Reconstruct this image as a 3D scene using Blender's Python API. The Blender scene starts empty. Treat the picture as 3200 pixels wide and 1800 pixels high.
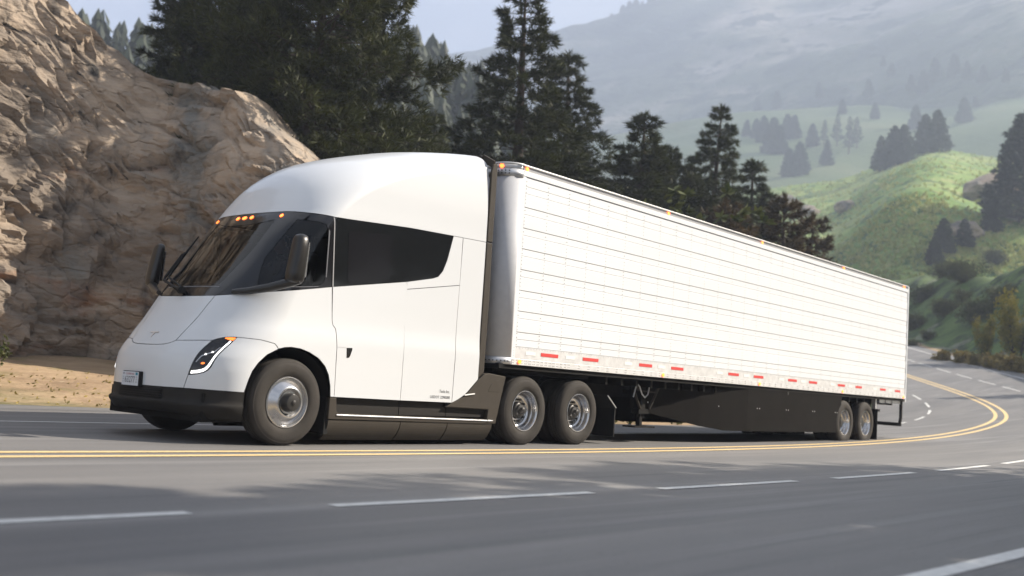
import bpy, bmesh, math, random
import numpy as np
from mathutils import Vector, Matrix, noise
from mathutils.bvhtree import BVHTree

SC = bpy.context.scene
COL = SC.collection

# ------------------------------------------------------------------ camera
CAM = Vector((-7.49, -9.749, 0.891))
YAW, PITCH, ROLL, FPX = 0.8584326, 0.0919960, 0.0662415, 3229.48
_f = Vector((math.sin(YAW)*math.cos(PITCH), math.cos(YAW)*math.cos(PITCH), math.sin(PITCH)))
_r0 = Vector((math.cos(YAW), -math.sin(YAW), 0)); _u0 = _r0.cross(_f)
_r = _r0*math.cos(ROLL)+_u0*math.sin(ROLL); _u = _u0*math.cos(ROLL)-_r0*math.sin(ROLL)
cd = bpy.data.cameras.new('camera'); cam = bpy.data.objects.new('camera', cd); COL.objects.link(cam)
M = Matrix((( _r.x, _u.x, -_f.x, CAM.x), (_r.y, _u.y, -_f.y, CAM.y), (_r.z, _u.z, -_f.z, CAM.z), (0,0,0,1)))
cam.matrix_world = M
cd.sensor_width = 36.0; cd.lens = FPX*36.0/3200.0
cd.clip_start = 0.05; cd.clip_end = 3000
cd.dof.use_dof = True; cd.dof.focus_distance = 14.5; cd.dof.aperture_fstop = 1.0
SC.camera = cam

# ------------------------------------------------------------------ sun, sky, exposure
SUN_E = math.radians(36.0); SUN_A = math.atan2(0.83, -0.56)          # bearing of the sun from +Y towards +X
SUN = Vector((math.sin(SUN_A)*math.cos(SUN_E), math.cos(SUN_A)*math.cos(SUN_E), math.sin(SUN_E)))
sd = bpy.data.lights.new('sun', 'SUN'); sd.energy = 5.0; sd.angle = math.radians(0.53); sd.color = (1.0, 0.90, 0.77)
so = bpy.data.objects.new('sun', sd); COL.objects.link(so); so.rotation_euler = SUN.to_track_quat('Z', 'Y').to_euler()
so.location = (40, -40, 60)
W = bpy.data.worlds.new('World'); SC.world = W; W.use_nodes = True
nt = W.node_tree; nt.nodes.clear()
wo = nt.nodes.new('ShaderNodeOutputWorld'); bg = nt.nodes.new('ShaderNodeBackground')
sky = nt.nodes.new('ShaderNodeTexSky'); sky.sky_type = 'NISHITA'; sky.sun_disc = False
sky.sun_elevation = SUN_E; sky.sun_rotation = SUN_A; sky.air_density = 1.0; sky.dust_density = 1.5
tc = nt.nodes.new('ShaderNodeTexCoord'); mp = nt.nodes.new('ShaderNodeMapping'); mp.inputs['Scale'].default_value = (1.6, 1.6, 3.6)
ns = nt.nodes.new('ShaderNodeTexNoise'); ns.inputs['Scale'].default_value = 1.7; ns.inputs['Detail'].default_value = 7; ns.inputs['Roughness'].default_value = 0.55
rp = nt.nodes.new('ShaderNodeValToRGB'); rp.color_ramp.elements[0].position = 0.40; rp.color_ramp.elements[1].position = 0.62
mx = nt.nodes.new('ShaderNodeMix'); mx.data_type = 'RGBA'
cl = nt.nodes.new('ShaderNodeMix'); cl.data_type = 'RGBA'
cl.inputs['A'].default_value = (2.3, 2.65, 3.3, 1); cl.inputs['B'].default_value = (6.0, 6.15, 6.5, 1)
nt.links.new(tc.outputs['Generated'], mp.inputs['Vector']); nt.links.new(mp.outputs['Vector'], ns.inputs['Vector'])
nt.links.new(ns.outputs['Fac'], rp.inputs['Fac']); nt.links.new(rp.outputs['Color'], cl.inputs['Factor'])
mx.inputs['Factor'].default_value = 0.82
nt.links.new(sky.outputs['Color'], mx.inputs['A']); nt.links.new(cl.outputs['Result'], mx.inputs['B'])
nt.links.new(mx.outputs['Result'], bg.inputs['Color']); bg.inputs['Strength'].default_value = 0.10
nt.links.new(bg.outputs['Background'], wo.inputs['Surface'])
SC.view_settings.view_transform = 'Standard'; SC.view_settings.look = 'None'
SC.view_settings.exposure = 0.74; SC.view_settings.gamma = 1.0; SC.view_settings.use_curve_mapping = False
SC.render.engine = 'CYCLES'
SC.cycles.use_denoising = True; SC.cycles.max_bounces = 8; SC.cycles.transparent_max_bounces = 12
SC.cycles.volume_bounces = 1; SC.cycles.diffuse_bounces = 3; SC.cycles.glossy_bounces = 4
SC.cycles.sample_clamp_indirect = 8.0

# ------------------------------------------------------------------ helpers
def tag(o, label=None, cat=None, group=None, kind=None):
    if label: o['label'] = label
    if cat: o['category'] = cat
    if group: o['group'] = group
    if kind: o['kind'] = kind
    return o

def empty(name, loc=(0, 0, 0), parent=None):
    o = bpy.data.objects.new(name, None); COL.objects.link(o); o.location = loc
    o.empty_display_size = 0.3
    if parent: o.parent = parent
    return o

def link(name, me, parent=None, loc=None):
    o = bpy.data.objects.new(name, me); COL.objects.link(o)
    if parent: o.parent = parent
    if loc is not None: o.location = loc
    return o

def mesh(name, V, F, mats, smooth=False, idx=None):
    me = bpy.data.meshes.new(name)
    me.from_pydata([tuple(v) for v in V], [], F)
    for m in (mats if isinstance(mats, (list, tuple)) else [mats]): me.materials.append(m)
    if smooth: me.polygons.foreach_set('use_smooth', [True]*len(me.polygons))
    if idx is not None: me.polygons.foreach_set('material_index', idx)
    me.update()
    return me

class MB:
    """collects simple solids in one mesh"""
    def __init__(s): s.v = []; s.f = []; s.sm = []
    def add(s, V, F, smooth=False):
        n = len(s.v); s.v += [tuple(v) for v in V]; s.f += [tuple(i+n for i in f) for f in F]; s.sm += [smooth]*len(F); return s
    def box(s, x0, x1, y0, y1, z0, z1):
        V = [(x0,y0,z0),(x1,y0,z0),(x1,y1,z0),(x0,y1,z0),(x0,y0,z1),(x1,y0,z1),(x1,y1,z1),(x0,y1,z1)]
        return s.add(V, [(3,2,1,0),(4,5,6,7),(0,1,5,4),(1,2,6,5),(2,3,7,6),(3,0,4,7)])
    def prism(s, poly, y0, y1):
        """polygon in (x, z) extruded along y"""
        n = len(poly); V = [(x, y0, z) for x, z in poly]+[(x, y1, z) for x, z in poly]
        a = sum(poly[i][0]*poly[(i+1) % n][1]-poly[(i+1) % n][0]*poly[i][1] for i in range(n))
        r = list(range(n))
        F = [tuple(r), tuple(i+n for i in reversed(r))]+[((i+1) % n, i, i+n, (i+1) % n+n) for i in r]
        if a < 0: F = [tuple(reversed(f)) for f in F]
        return s.add(V, F)
    def tube(s, pts, rad, n=8, cap=True, smooth=True):
        pts = [Vector(p) for p in pts]; rads = rad if isinstance(rad, (list, tuple)) else [rad]*len(pts)
        V = []; F = []; prev = None
        for i, p in enumerate(pts):
            d = (pts[min(i+1, len(pts)-1)]-pts[max(i-1, 0)]).normalized()
            if prev is None:
                a = d.orthogonal().normalized()
            else:
                a = (prev-d*prev.dot(d)); a = a.normalized() if a.length > 1e-6 else d.orthogonal().normalized()
            prev = a; b = d.cross(a)
            V += [p+(a*math.cos(2*math.pi*k/n)+b*math.sin(2*math.pi*k/n))*rads[i] for k in range(n)]
        for i in range(len(pts)-1):
            for k in range(n): F.append((i*n+k, i*n+(k+1) % n, (i+1)*n+(k+1) % n, (i+1)*n+k))
        s.add(V, F, smooth)
        if cap: s.add([V[k] for k in range(n)], [tuple(reversed(range(n)))]); s.add(V[-n:], [tuple(range(n))])
        return s
    def bar(s, p, q, w, h, up=(0, 0, 1)):
        p = Vector(p); q = Vector(q); d = (q-p).normalized(); a = d.cross(Vector(up))
        a = a.normalized() if a.length > 1e-5 else Vector((1, 0, 0)); b = a.cross(d)
        V = [c+a*(w/2*i)+b*(h/2*j) for c in (p, q) for i, j in ((-1,-1),(1,-1),(1,1),(-1,1))]
        return s.add(V, [(0,1,2,3),(7,6,5,4),(1,0,4,5),(2,1,5,6),(3,2,6,7),(0,3,7,4)])
    def disc(s, c, ax, r, h, n=10):
        return s.tube([Vector(c), Vector(c)+Vector(ax).normalized()*h], r, n)
    def build(s, name, mat, parent=None, bevel=0, loc=None):
        me = bpy.data.meshes.new(name); me.from_pydata(s.v, [], s.f); me.materials.append(mat)
        me.polygons.foreach_set('use_smooth', s.sm); me.update()
        bm = bmesh.new(); bm.from_mesh(me); bmesh.ops.recalc_face_normals(bm, faces=bm.faces)
        if bevel:
            es = [e for e in bm.edges if len(e.link_faces) == 2 and e.calc_face_angle(0) > 0.5]
            bmesh.ops.bevel(bm, geom=es, offset=bevel, segments=2, profile=0.5, affect='EDGES', clamp_overlap=True)
        bm.to_mesh(me); bm.free(); me.update()
        return link(name, me, parent, loc)

def lathe(name, prof, mat, n=64, parent=None, loc=None, wob=None):
    """profile of (radius, y) turned about the y axis"""
    V = []; F = []; m = len(prof)
    for k in range(n):
        a = 2*math.pi*k/n
        for r, y in prof: V.append((r*math.cos(a), y, r*math.sin(a)))
    for k in range(n):
        for i in range(m-1):
            a, b = k*m+i, ((k+1) % n)*m+i
            F.append((a, a+1, b+1, b))
    me = mesh(name, V, F, mat, True)
    bm = bmesh.new(); bm.from_mesh(me); bmesh.ops.recalc_face_normals(bm, faces=bm.faces)
    for e in bm.edges:
        if len(e.link_faces) == 2 and e.calc_face_angle(0) > 0.7: e.smooth = False
    bm.to_mesh(me); bm.free()
    return link(name, me, parent, loc)

# ------------------------------------------------------------------ materials
def mat(name, col=(0.5, 0.5, 0.5), rough=0.5, metal=0.0, spec=0.5, coat=0.0, emit=None, estr=0.0, trans=0.0,
        var=0.0, vscale=5.0, col2=None, bump=0.0, bscale=40.0, rvar=0.0, stretch=(1, 1, 1), detail=5.0):
    m = bpy.data.materials.new(name); m.use_nodes = True
    t = m.node_tree; p = t.nodes['Principled BSDF']
    p.inputs['Base Color'].default_value = (*col, 1); p.inputs['Roughness'].default_value = rough
    p.inputs['Metallic'].default_value = metal; p.inputs['Specular IOR Level'].default_value = spec
    p.inputs['Coat Weight'].default_value = coat; p.inputs['Coat Roughness'].default_value = 0.06
    p.inputs['Transmission Weight'].default_value = trans
    if emit: p.inputs['Emission Color'].default_value = (*emit, 1); p.inputs['Emission Strength'].default_value = estr
    if var or col2 or bump or rvar:
        tcn = t.nodes.new('ShaderNodeTexCoord'); mpn = t.nodes.new('ShaderNodeMapping'); mpn.inputs['Scale'].default_value = stretch
        t.links.new(tcn.outputs['Object'], mpn.inputs['Vector'])
    if var or col2:
        nz = t.nodes.new('ShaderNodeTexNoise'); nz.inputs['Scale'].default_value = vscale; nz.inputs['Detail'].default_value = detail
        t.links.new(mpn.outputs['Vector'], nz.inputs['Vector'])
        r = t.nodes.new('ShaderNodeValToRGB'); r.color_ramp.elements[0].position = 0.32; r.color_ramp.elements[1].position = 0.68
        c2 = col2 or tuple(min(1, c*(1+var)) for c in col); c1 = col if col2 else tuple(c*(1-var) for c in col)
        r.color_ramp.elements[0].color = (*c1, 1); r.color_ramp.elements[1].color = (*c2, 1)
        t.links.new(nz.outputs['Fac'], r.inputs['Fac']); t.links.new(r.outputs['Color'], p.inputs['Base Color'])
        if rvar:
            mr = t.nodes.new('ShaderNodeMapRange'); mr.inputs['To Min'].default_value = rough-rvar; mr.inputs['To Max'].default_value = rough+rvar
            t.links.new(nz.outputs['Fac'], mr.inputs['Value']); t.links.new(mr.outputs['Result'], p.inputs['Roughness'])
    if bump:
        nb = t.nodes.new('ShaderNodeTexNoise'); nb.inputs['Scale'].default_value = bscale; nb.inputs['Detail'].default_value = 6
        t.links.new(mpn.outputs['Vector'], nb.inputs['Vector'])
        bn = t.nodes.new('ShaderNodeBump'); bn.inputs['Strength'].default_value = bump; bn.inputs['Distance'].default_value = 0.05
        t.links.new(nb.outputs['Fac'], bn.inputs['Height']); t.links.new(bn.outputs['Normal'], p.inputs['Normal'])
    return m

def ramp_mat(name, stops, scale, rough=0.9, stretch=(1, 1, 1), bump=0.3, bscale=None, detail=8, extra=None, spec=0.3, dist=0.1):
    """noise ramp over several colours; extra = (colour, scale, lo, hi, stretch) patches laid over it"""
    m = bpy.data.materials.new(name); m.use_nodes = True; t = m.node_tree; p = t.nodes['Principled BSDF']
    p.inputs['Roughness'].default_value = rough; p.inputs['Specular IOR Level'].default_value = spec
    tcn = t.nodes.new('ShaderNodeTexCoord'); mpn = t.nodes.new('ShaderNodeMapping'); mpn.inputs['Scale'].default_value = stretch
    t.links.new(tcn.outputs['Object'], mpn.inputs['Vector'])
    nz = t.nodes.new('ShaderNodeTexNoise'); nz.inputs['Scale'].default_value = scale; nz.inputs['Detail'].default_value = detail; nz.inputs['Roughness'].default_value = 0.62
    t.links.new(mpn.outputs['Vector'], nz.inputs['Vector'])
    r = t.nodes.new('ShaderNodeValToRGB'); e = r.color_ramp.elements
    while len(e) < len(stops): e.new(0.5)
    for el, (pos, c) in zip(e, stops): el.position = pos; el.color = (*c, 1)
    t.links.new(nz.outputs['Fac'], r.inputs['Fac']); out = r.outputs['Color']
    for (c, sc, lo, hi, st) in (extra or []):
        mp2 = t.nodes.new('ShaderNodeMapping'); mp2.inputs['Scale'].default_value = st; mp2.inputs['Location'].default_value = (sc*3.1, 7.7, 1.3)
        t.links.new(tcn.outputs['Object'], mp2.inputs['Vector'])
        n2 = t.nodes.new('ShaderNodeTexNoise'); n2.inputs['Scale'].default_value = sc; n2.inputs['Detail'].default_value = 7; n2.inputs['Roughness'].default_value = 0.6
        t.links.new(mp2.outputs['Vector'], n2.inputs['Vector'])
        mr = t.nodes.new('ShaderNodeMapRange'); mr.inputs['From Min'].default_value = lo; mr.inputs['From Max'].default_value = hi
        t.links.new(n2.outputs['Fac'], mr.inputs['Value'])
        mm = t.nodes.new('ShaderNodeMix'); mm.data_type = 'RGBA'; mm.inputs['B'].default_value = (*c, 1)
        t.links.new(mr.outputs['Result'], mm.inputs['Factor']); t.links.new(out, mm.inputs['A']); out = mm.outputs['Result']
    t.links.new(out, p.inputs['Base Color'])
    if bump:
        nb = t.nodes.new('ShaderNodeTexNoise'); nb.inputs['Scale'].default_value = bscale or scale*6; nb.inputs['Detail'].default_value = 8
        t.links.new(mpn.outputs['Vector'], nb.inputs['Vector'])
        bn = t.nodes.new('ShaderNodeBump'); bn.inputs['Strength'].default_value = bump; bn.inputs['Distance'].default_value = dist
        t.links.new(nb.outputs['Fac'], bn.inputs['Height']); t.links.new(bn.outputs['Normal'], p.inputs['Normal'])
    return m

def leaf_mat(name, c1, c2, scale=1.2, rnd=0.35):
    m = bpy.data.materials.new(name); m.use_nodes = True; t = m.node_tree; p = t.nodes['Principled BSDF']
    p.inputs['Roughness'].default_value = 0.6; p.inputs['Specular IOR Level'].default_value = 0.25
    tcn = t.nodes.new('ShaderNodeTexCoord'); nz = t.nodes.new('ShaderNodeTexNoise'); nz.inputs['Scale'].default_value = scale; nz.inputs['Detail'].default_value = 3
    t.links.new(tcn.outputs['Object'], nz.inputs['Vector'])
    g = t.nodes.new('ShaderNodeNewGeometry'); ad = t.nodes.new('ShaderNodeMath'); ad.operation = 'MULTIPLY_ADD'; ad.inputs[1].default_value = rnd
    oi = t.nodes.new('ShaderNodeObjectInfo'); a2 = t.nodes.new('ShaderNodeMath'); a2.operation = 'MULTIPLY_ADD'; a2.inputs[1].default_value = 0.16
    t.links.new(g.outputs['Random Per Island'], ad.inputs[0]); t.links.new(nz.outputs['Fac'], ad.inputs[2])
    t.links.new(oi.outputs['Random'], a2.inputs[0]); t.links.new(ad.outputs[0], a2.inputs[2])
    r = t.nodes.new('ShaderNodeValToRGB'); r.color_ramp.elements[0].position = 0.42; r.color_ramp.elements[1].position = 0.98
    r.color_ramp.elements[0].color = (*c1, 1); r.color_ramp.elements[1].color = (*c2, 1)
    t.links.new(a2.outputs[0], r.inputs['Fac']); t.links.new(r.outputs['Color'], p.inputs['Base Color'])
    tr = t.nodes.new('ShaderNodeBsdfTranslucent'); t.links.new(r.outputs['Color'], tr.inputs['Color'])
    ms = t.nodes.new('ShaderNodeMixShader'); ms.inputs['Fac'].default_value = 0.15
    t.links.new(p.outputs['BSDF'], ms.inputs[1]); t.links.new(tr.outputs['BSDF'], ms.inputs[2])
    t.links.new(ms.outputs['Shader'], t.nodes['Material Output'].inputs['Surface'])
    return m

def glass_mat(name, tint, clear, rough=0.03):
    m = bpy.data.materials.new(name); m.use_nodes = True; t = m.node_tree; t.nodes.remove(t.nodes['Principled BSDF'])
    tr = t.nodes.new('ShaderNodeBsdfTransparent'); tr.inputs['Color'].default_value = (*[c*clear for c in tint], 1)
    gl = t.nodes.new('ShaderNodeBsdfGlossy'); gl.inputs['Roughness'].default_value = rough
    fr = t.nodes.new('ShaderNodeFresnel'); fr.inputs['IOR'].default_value = 1.5
    ms = t.nodes.new('ShaderNodeMixShader')
    t.links.new(fr.outputs['Fac'], ms.inputs['Fac']); t.links.new(tr.outputs['BSDF'], ms.inputs[1]); t.links.new(gl.outputs['BSDF'], ms.inputs[2])
    t.links.new(ms.outputs['Shader'], t.nodes['Material Output'].inputs['Surface'])
    return m

M = {}
M['paint'] = mat('white_paint', (0.63, 0.65, 0.67), 0.42, spec=0.35, coat=0.5, bump=0.015, bscale=900)
M['panel'] = mat('trailer_white', (0.71, 0.73, 0.75), 0.55, spec=0.25, var=0.02, vscale=1.5, stretch=(0.3, 1, 2))
M['backing'] = mat('groove_grey', (0.30, 0.30, 0.31), 0.7)
M['alu'] = mat('aluminium', (0.55, 0.56, 0.58), 0.42, metal=0.55, var=0.12, vscale=6, rvar=0.08, stretch=(1, 1, 0.4))
M['rail'] = mat('rail_metal', (0.66, 0.66, 0.66), 0.45, metal=0.15, var=0.10, vscale=9, rvar=0.08)
M['post'] = mat('front_post_metal', (0.50, 0.51, 0.535), 0.6, metal=0.0, var=0.04, vscale=9)
M['chrome'] = mat('polished_alloy', (0.52, 0.52, 0.53), 0.26, metal=1.0, rvar=0.05, var=0.04, vscale=3)
M['tyre'] = mat('tyre_rubber', (0.037, 0.033, 0.029), 0.8, spec=0.25, var=0.18, vscale=5, bump=0.08, bscale=60)
M['plastic'] = mat('grey_plastic', (0.046, 0.039, 0.031), 0.7, spec=0.2, var=0.06, vscale=8, bump=0.03, bscale=200)
M['skirt'] = mat('skirt_plastic', (0.0095, 0.0085, 0.0075), 0.85, spec=0.06, var=0.12, vscale=3, bump=0.02, bscale=60)
M['black'] = mat('black_plastic', (0.012, 0.012, 0.012), 0.7, spec=0.2)
M['bumper'] = mat('bumper_plastic', (0.022, 0.020, 0.018), 0.7, spec=0.2, bump=0.03, bscale=250, var=0.08)
M['dark'] = mat('dark_steel', (0.011, 0.0105, 0.010), 0.8, spec=0.15, var=0.3, vscale=6)
M['hub'] = mat('dark_hub', (0.03, 0.029, 0.028), 0.45, metal=0.3)
M['gloss'] = mat('gloss_black', (0.012, 0.012, 0.014), 0.10, spec=0.55)
M['dglass'] = mat('dark_glass', (0.010, 0.011, 0.012), 0.06, spec=0.6)
M['wglass'] = glass_mat('windscreen_glass', (0.80, 0.74, 0.68), 0.5)
M['sglass'] = glass_mat('side_glass', (0.72, 0.76, 0.80), 0.5)
M['mirror'] = mat('mirror_shell', (0.012, 0.011, 0.010), 0.30, spec=0.5)
M['red'] = mat('red_tape', (0.62, 0.05, 0.045), 0.5)
M['wtape'] = mat('white_tape', (0.82, 0.82, 0.80), 0.4)
M['rivet'] = mat('rivet_grey', (0.20, 0.20, 0.205), 0.6)
M['seal'] = mat('seal_grey', (0.13, 0.135, 0.15), 0.4)
M['bolt'] = mat('bolt_dark', (0.05, 0.05, 0.055), 0.5)
M['amber'] = mat('amber_lamp', (0.8, 0.25, 0.05), 0.3, emit=(1.0, 0.14, 0.025), estr=3.2)
M['indicator'] = mat('amber_indicator', (0.7, 0.18, 0.03), 0.3, emit=(1.0, 0.20, 0.03), estr=1.3)
M['led'] = mat('white_led', (0.9, 0.9, 0.9), 0.3, emit=(1.0, 0.98, 0.95), estr=1.4)
M['ink'] = mat('ink_black', (0.02, 0.02, 0.025), 0.6)
M['inkred'] = mat('ink_red', (0.30, 0.03, 0.06), 0.6)
M['plate'] = mat('plate_white', (0.62, 0.64, 0.67), 0.4)
M['teal'] = mat('sticker_teal', (0.02, 0.22, 0.30), 0.5)
M['emblem'] = mat('emblem_chrome', (0.72, 0.66, 0.62), 0.45, metal=0.2)
M['seat'] = mat('seat_fabric', (0.035, 0.034, 0.034), 0.8)
M['dash'] = mat('dash_top', (0.16, 0.16, 0.165), 0.7)
M['skin'] = mat('skin', (0.36, 0.20, 0.14), 0.55, var=0.08, vscale=20)
M['shirt'] = mat('dark_shirt', (0.05, 0.055, 0.07), 0.85, var=0.15, vscale=30)
M['hair'] = mat('dark_hair', (0.02, 0.015, 0.012), 0.6)
M['trousers'] = mat('dark_trousers', (0.03, 0.03, 0.035), 0.85)
# ------------------------------------------------------------------ road curve (plan + grade)
def ss(x, a, b):
    t = np.clip((np.asarray(x, float)-a)/(b-a), 0, 1); return t*t*(3-2*t)
RS = np.arange(-60, 190.01, 0.1)
_k = 0.0061+(0.0213-0.0061)*ss(RS, 28.5157, 38.3607)+(-0.0012-0.0213)*ss(RS, 43.5815, 68.5815)
_th = np.cumsum(_k)*0.1; _th -= np.interp(5.1787, RS, _th)
RX = np.cumsum(np.cos(_th))*0.1; RX -= np.interp(0, RS, RX)
RY = np.cumsum(np.sin(_th))*0.1; RY += -1.0244-np.interp(0, RS, RY)
_g = 0.1233*ss(RS, -0.4223, 75.9595); RZ = np.cumsum(_g)*0.1; RZ -= np.interp(-20, RS, RZ)
_b = 0.0425*ss(RS, 8, 40)
def road_pt(s, off, dz=0.0):
    """point on the road surface; off > 0 is the outer side of the bend"""
    th = np.interp(s, RS, _th); b = np.interp(s, RS, _b)
    return Vector((np.interp(s, RS, RX)+off*math.sin(th), np.interp(s, RS, RY)-off*math.cos(th), np.interp(s, RS, RZ)+b*off+dz))
def inner_edge(s): return float(np.interp(s, [-60, 0, 8, 14, 21, 40, 190], [9.0, 8.7, 7.6, 6.3, 5.6, 5.2, 5.2]))
def outer_edge(s): return 8.15

def strip(name, s0, s1, o0, o1, dz, material, parent=None, step=1.0, nx=1):
    n = max(2, int((s1-s0)/step)+1); V = []; F = []
    for i in range(n):
        s = s0+(s1-s0)*i/(n-1)
        a = o0(s) if callable(o0) else o0; b = o1(s) if callable(o1) else o1
        for j in range(nx+1): V.append(road_pt(s, a+(b-a)*j/nx, dz))
    w = nx+1
    for i in range(n-1):
        for j in range(nx): F.append((i*w+j, i*w+j+1, (i+1)*w+j+1, (i+1)*w+j))
    me = mesh(name, V, F, material, True); bm = bmesh.new(); bm.from_mesh(me); bmesh.ops.recalc_face_normals(bm, faces=bm.faces)
    if bm.faces and sum(f.normal.z for f in bm.faces) < 0: bmesh.ops.reverse_faces(bm, faces=bm.faces)
    bm.to_mesh(me); bm.free()
    return link(name, me, parent)

def asphalt():
    m = ramp_mat('asphalt', [(0.30, (0.134, 0.131, 0.129)), (0.52, (0.163, 0.158, 0.154)), (0.72, (0.190, 0.183, 0.176))], 0.9,
                 rough=0.62, stretch=(0.16, 1.5, 1), bump=0.35, bscale=45, dist=0.02, spec=0.45,
                 extra=[((0.100, 0.100, 0.103), 0.55, 0.52, 0.72, (0.05, 1.0, 1)), ((0.215, 0.21, 0.205), 2.2, 0.54, 0.70, (0.03, 1.0, 1)), ((0.11, 0.11, 0.112), 3.7, 0.55, 0.68, (0.025, 1.0, 1)), ((0.165, 0.16, 0.155), 26, 0.60, 0.75, (0.5, 1, 1)), ((0.06, 0.06, 0.062), 34, 0.63, 0.72, (0.6, 1, 1))])
    return m
M['asphalt'] = asphalt()
M['yellow'] = mat('yellow_line_paint', (0.72, 0.53, 0.25), 0.6, var=0.10, vscale=14, bump=0.1, bscale=90)
M['white_line'] = mat('white_line_paint', (0.62, 0.62, 0.60), 0.6, var=0.14, vscale=14, bump=0.1, bscale=90)
road = strip('road', -55, 185, lambda s: -inner_edge(s), outer_edge, 0.0, M['asphalt'], step=1.0, nx=6)
tag(road, kind='structure')
for o in (0.0, -0.40):
    strip('centre_line', -55, 185, o-0.072, o+0.072, 0.005, M['yellow'], road, 0.8)
def oline(s): return float(np.interp(s, [0, 12, 40], [6.82, 6.80, 6.80]))
strip('edge_line', -55, 185, lambda s: oline(s)-0.07, lambda s: oline(s)+0.07, 0.005, M['white_line'], road, 0.8)
def iline(s): return -float(np.interp(s, [-55, -2, 1.5, 3, 10, 16, 60], [4.7, 4.5, 4.45, 4.2, 3.35, 2.95, 2.95]))
strip('inner_line', -55, 22, lambda s: iline(s)-0.055, lambda s: iline(s)+0.055, 0.005, M['white_line'], road, 0.8)
s = 24.0
while s < 120:
    strip('lane_dash', s, s+2.7, lambda q: iline(q)-0.055, lambda q: iline(q)+0.055, 0.005, M['white_line'], road, 0.9); s += 4.6
s = -2.75-3.75*2
while s < 140:
    strip('lane_dash', s, s+2.72, 3.37, 3.49, 0.005, M['white_line'], road, 0.9); s += 3.75

# ------------------------------------------------------------------ ground
def fbm(p, oct=5, lac=2.0, gain=0.5):
    a = 1.0; v = 0.0; p = Vector(p)
    for _ in range(oct): v += a*noise.noise(p); p = p*lac+Vector((3.1, 1.7, 9.2)); a *= gain
    return v
RP = np.stack([RX, RY], 1)[::8]; RPz = RZ[::8]; RPs = RS[::8]; RPth = _th[::8]
def near_road(X, Y):
    """arc length and signed offset of the nearest road point, and a smooth blend of road heights"""
    S = np.empty(len(X)); D = np.empty(len(X)); ZB = np.empty(len(X))
    for i in range(0, len(X), 2000):
        dx = X[i:i+2000, None]-RP[None, :, 0]; dy = Y[i:i+2000, None]-RP[None, :, 1]; d2 = dx*dx+dy*dy
        k = d2.argmin(1); r = np.arange(len(k)); S[i:i+2000] = RPs[k]
        D[i:i+2000] = dx[r, k]*np.sin(RPth[k])-dy[r, k]*np.cos(RPth[k])
        w = 1.0/(d2+30.0)**2; ZB[i:i+2000] = (w*RPz[None]).sum(1)/w.sum(1)
        far = np.sqrt(d2[r, k]); D[i:i+2000] = np.sign(D[i:i+2000])*np.maximum(np.abs(D[i:i+2000]), far)
    return S, D, ZB
def ground_z(X, Y):
    S, D, ZB = near_road(X, Y)
    zr = np.interp(S, RS, RZ); b = np.interp(S, RS, _b)
    ie = np.interp(S, [-60, 0, 8, 14, 21, 40, 190], [9.0, 8.7, 7.6, 6.3, 5.6, 5.2, 5.2])
    din = np.maximum(-D-ie, 0); dout = np.maximum(D-8.15, 0)
    base = zr+b*np.clip(D, -6, 9); t = ss(np.abs(D), 9, 30); z = base*(1-t)+ZB*t
    z -= 0.05*(1-ss(din+dout, 0.0, 0.15))
    z += 0.03*np.minimum(din, 3)+0.10*np.clip(din-1.0, 0, 12)*(1-ss(S, 12, 26))+0.03*np.clip(din-3, 0, 30)*ss(S, 15, 40)
    hb = np.interp(S, [-60, 24, 40, 62, 72, 85, 100, 190], [0.5, 0.8, 8.0, 18.5, 15.5, 10.5, 6.5, 4.0])
    q = np.clip((dout-2.4)/(hb/0.95+1.0), 0, 1); z += 0.02*np.minimum(dout, 1.4)+hb*(q*q*(3-2*q)*0.35+q*0.65)
    lump = np.array([fbm((x*0.16, y*0.16, 3.3), 4) for x, y in zip(X, Y)])
    z += lump*(0.10*ss(din, 0.4, 4)+0.9*ss(dout, 2.2, 8)*ss(S, 26, 45))
    return z
def sheet_grid(xs, ys):
    GX, GY = np.meshgrid(xs, ys, indexing='ij'); Z = ground_z(GX.ravel(), GY.ravel())
    V = np.stack([GX.ravel(), GY.ravel(), Z], 1); ny = len(ys)
    F = [(i*ny+j, (i+1)*ny+j, (i+1)*ny+j+1, i*ny+j+1) for i in range(len(xs)-1) for j in range(ny-1)]
    return V, F
xs = np.concatenate([np.arange(-30, -8, 2.0), np.arange(-8, 24, 0.5), np.arange(24, 110, 0.8), np.arange(110, 171, 3.0)])
ys = np.concatenate([np.arange(-40, -12, 2.0), np.arange(-12, 34, 0.6), np.arange(34, 111, 2.0)])
M['ground'] = ramp_mat('soil_and_grass', [(0.25, (0.16, 0.105, 0.062)), (0.45, (0.30, 0.21, 0.13)), (0.62, (0.40, 0.29, 0.18)), (0.8, (0.26, 0.20, 0.11))], 0.7, bump=0.6, bscale=9,
                       stretch=(0.55, 1.3, 1), extra=[((0.075, 0.095, 0.028), 0.10, 0.50, 0.62, (1, 1, 1)), ((0.17, 0.15, 0.06), 0.9, 0.55, 0.72, (1, 1, 1)), ((0.45, 0.35, 0.24), 7, 0.60, 0.72, (1, 1, 1))])
M['bank'] = ramp_mat('bank_grass', [(0.28, (0.030, 0.055, 0.016)), (0.5, (0.075, 0.125, 0.03)), (0.66, (0.11, 0.165, 0.04)), (0.8, (0.19, 0.18, 0.07))], 0.35, bump=0.7, bscale=3,
                     extra=[((0.20, 0.18, 0.16), 0.22, 0.57, 0.66, (1, 1, 1)), ((0.022, 0.035, 0.014), 0.5, 0.5, 0.62, (1, 1, 1))])
V, F = sheet_grid(xs, ys)
fc = np.array([V[list(f)].mean(0) for f in F]); S_, D_, _ = near_road(fc[:, 0], fc[:, 1])
idx = (((D_ > 9.0) & (S_ > 25)) | ((S_ > 30) & (D_ < 0))).astype(int).tolist()
gme = mesh('ground', V, F, [M['ground'], M['bank']], True, idx)
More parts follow.
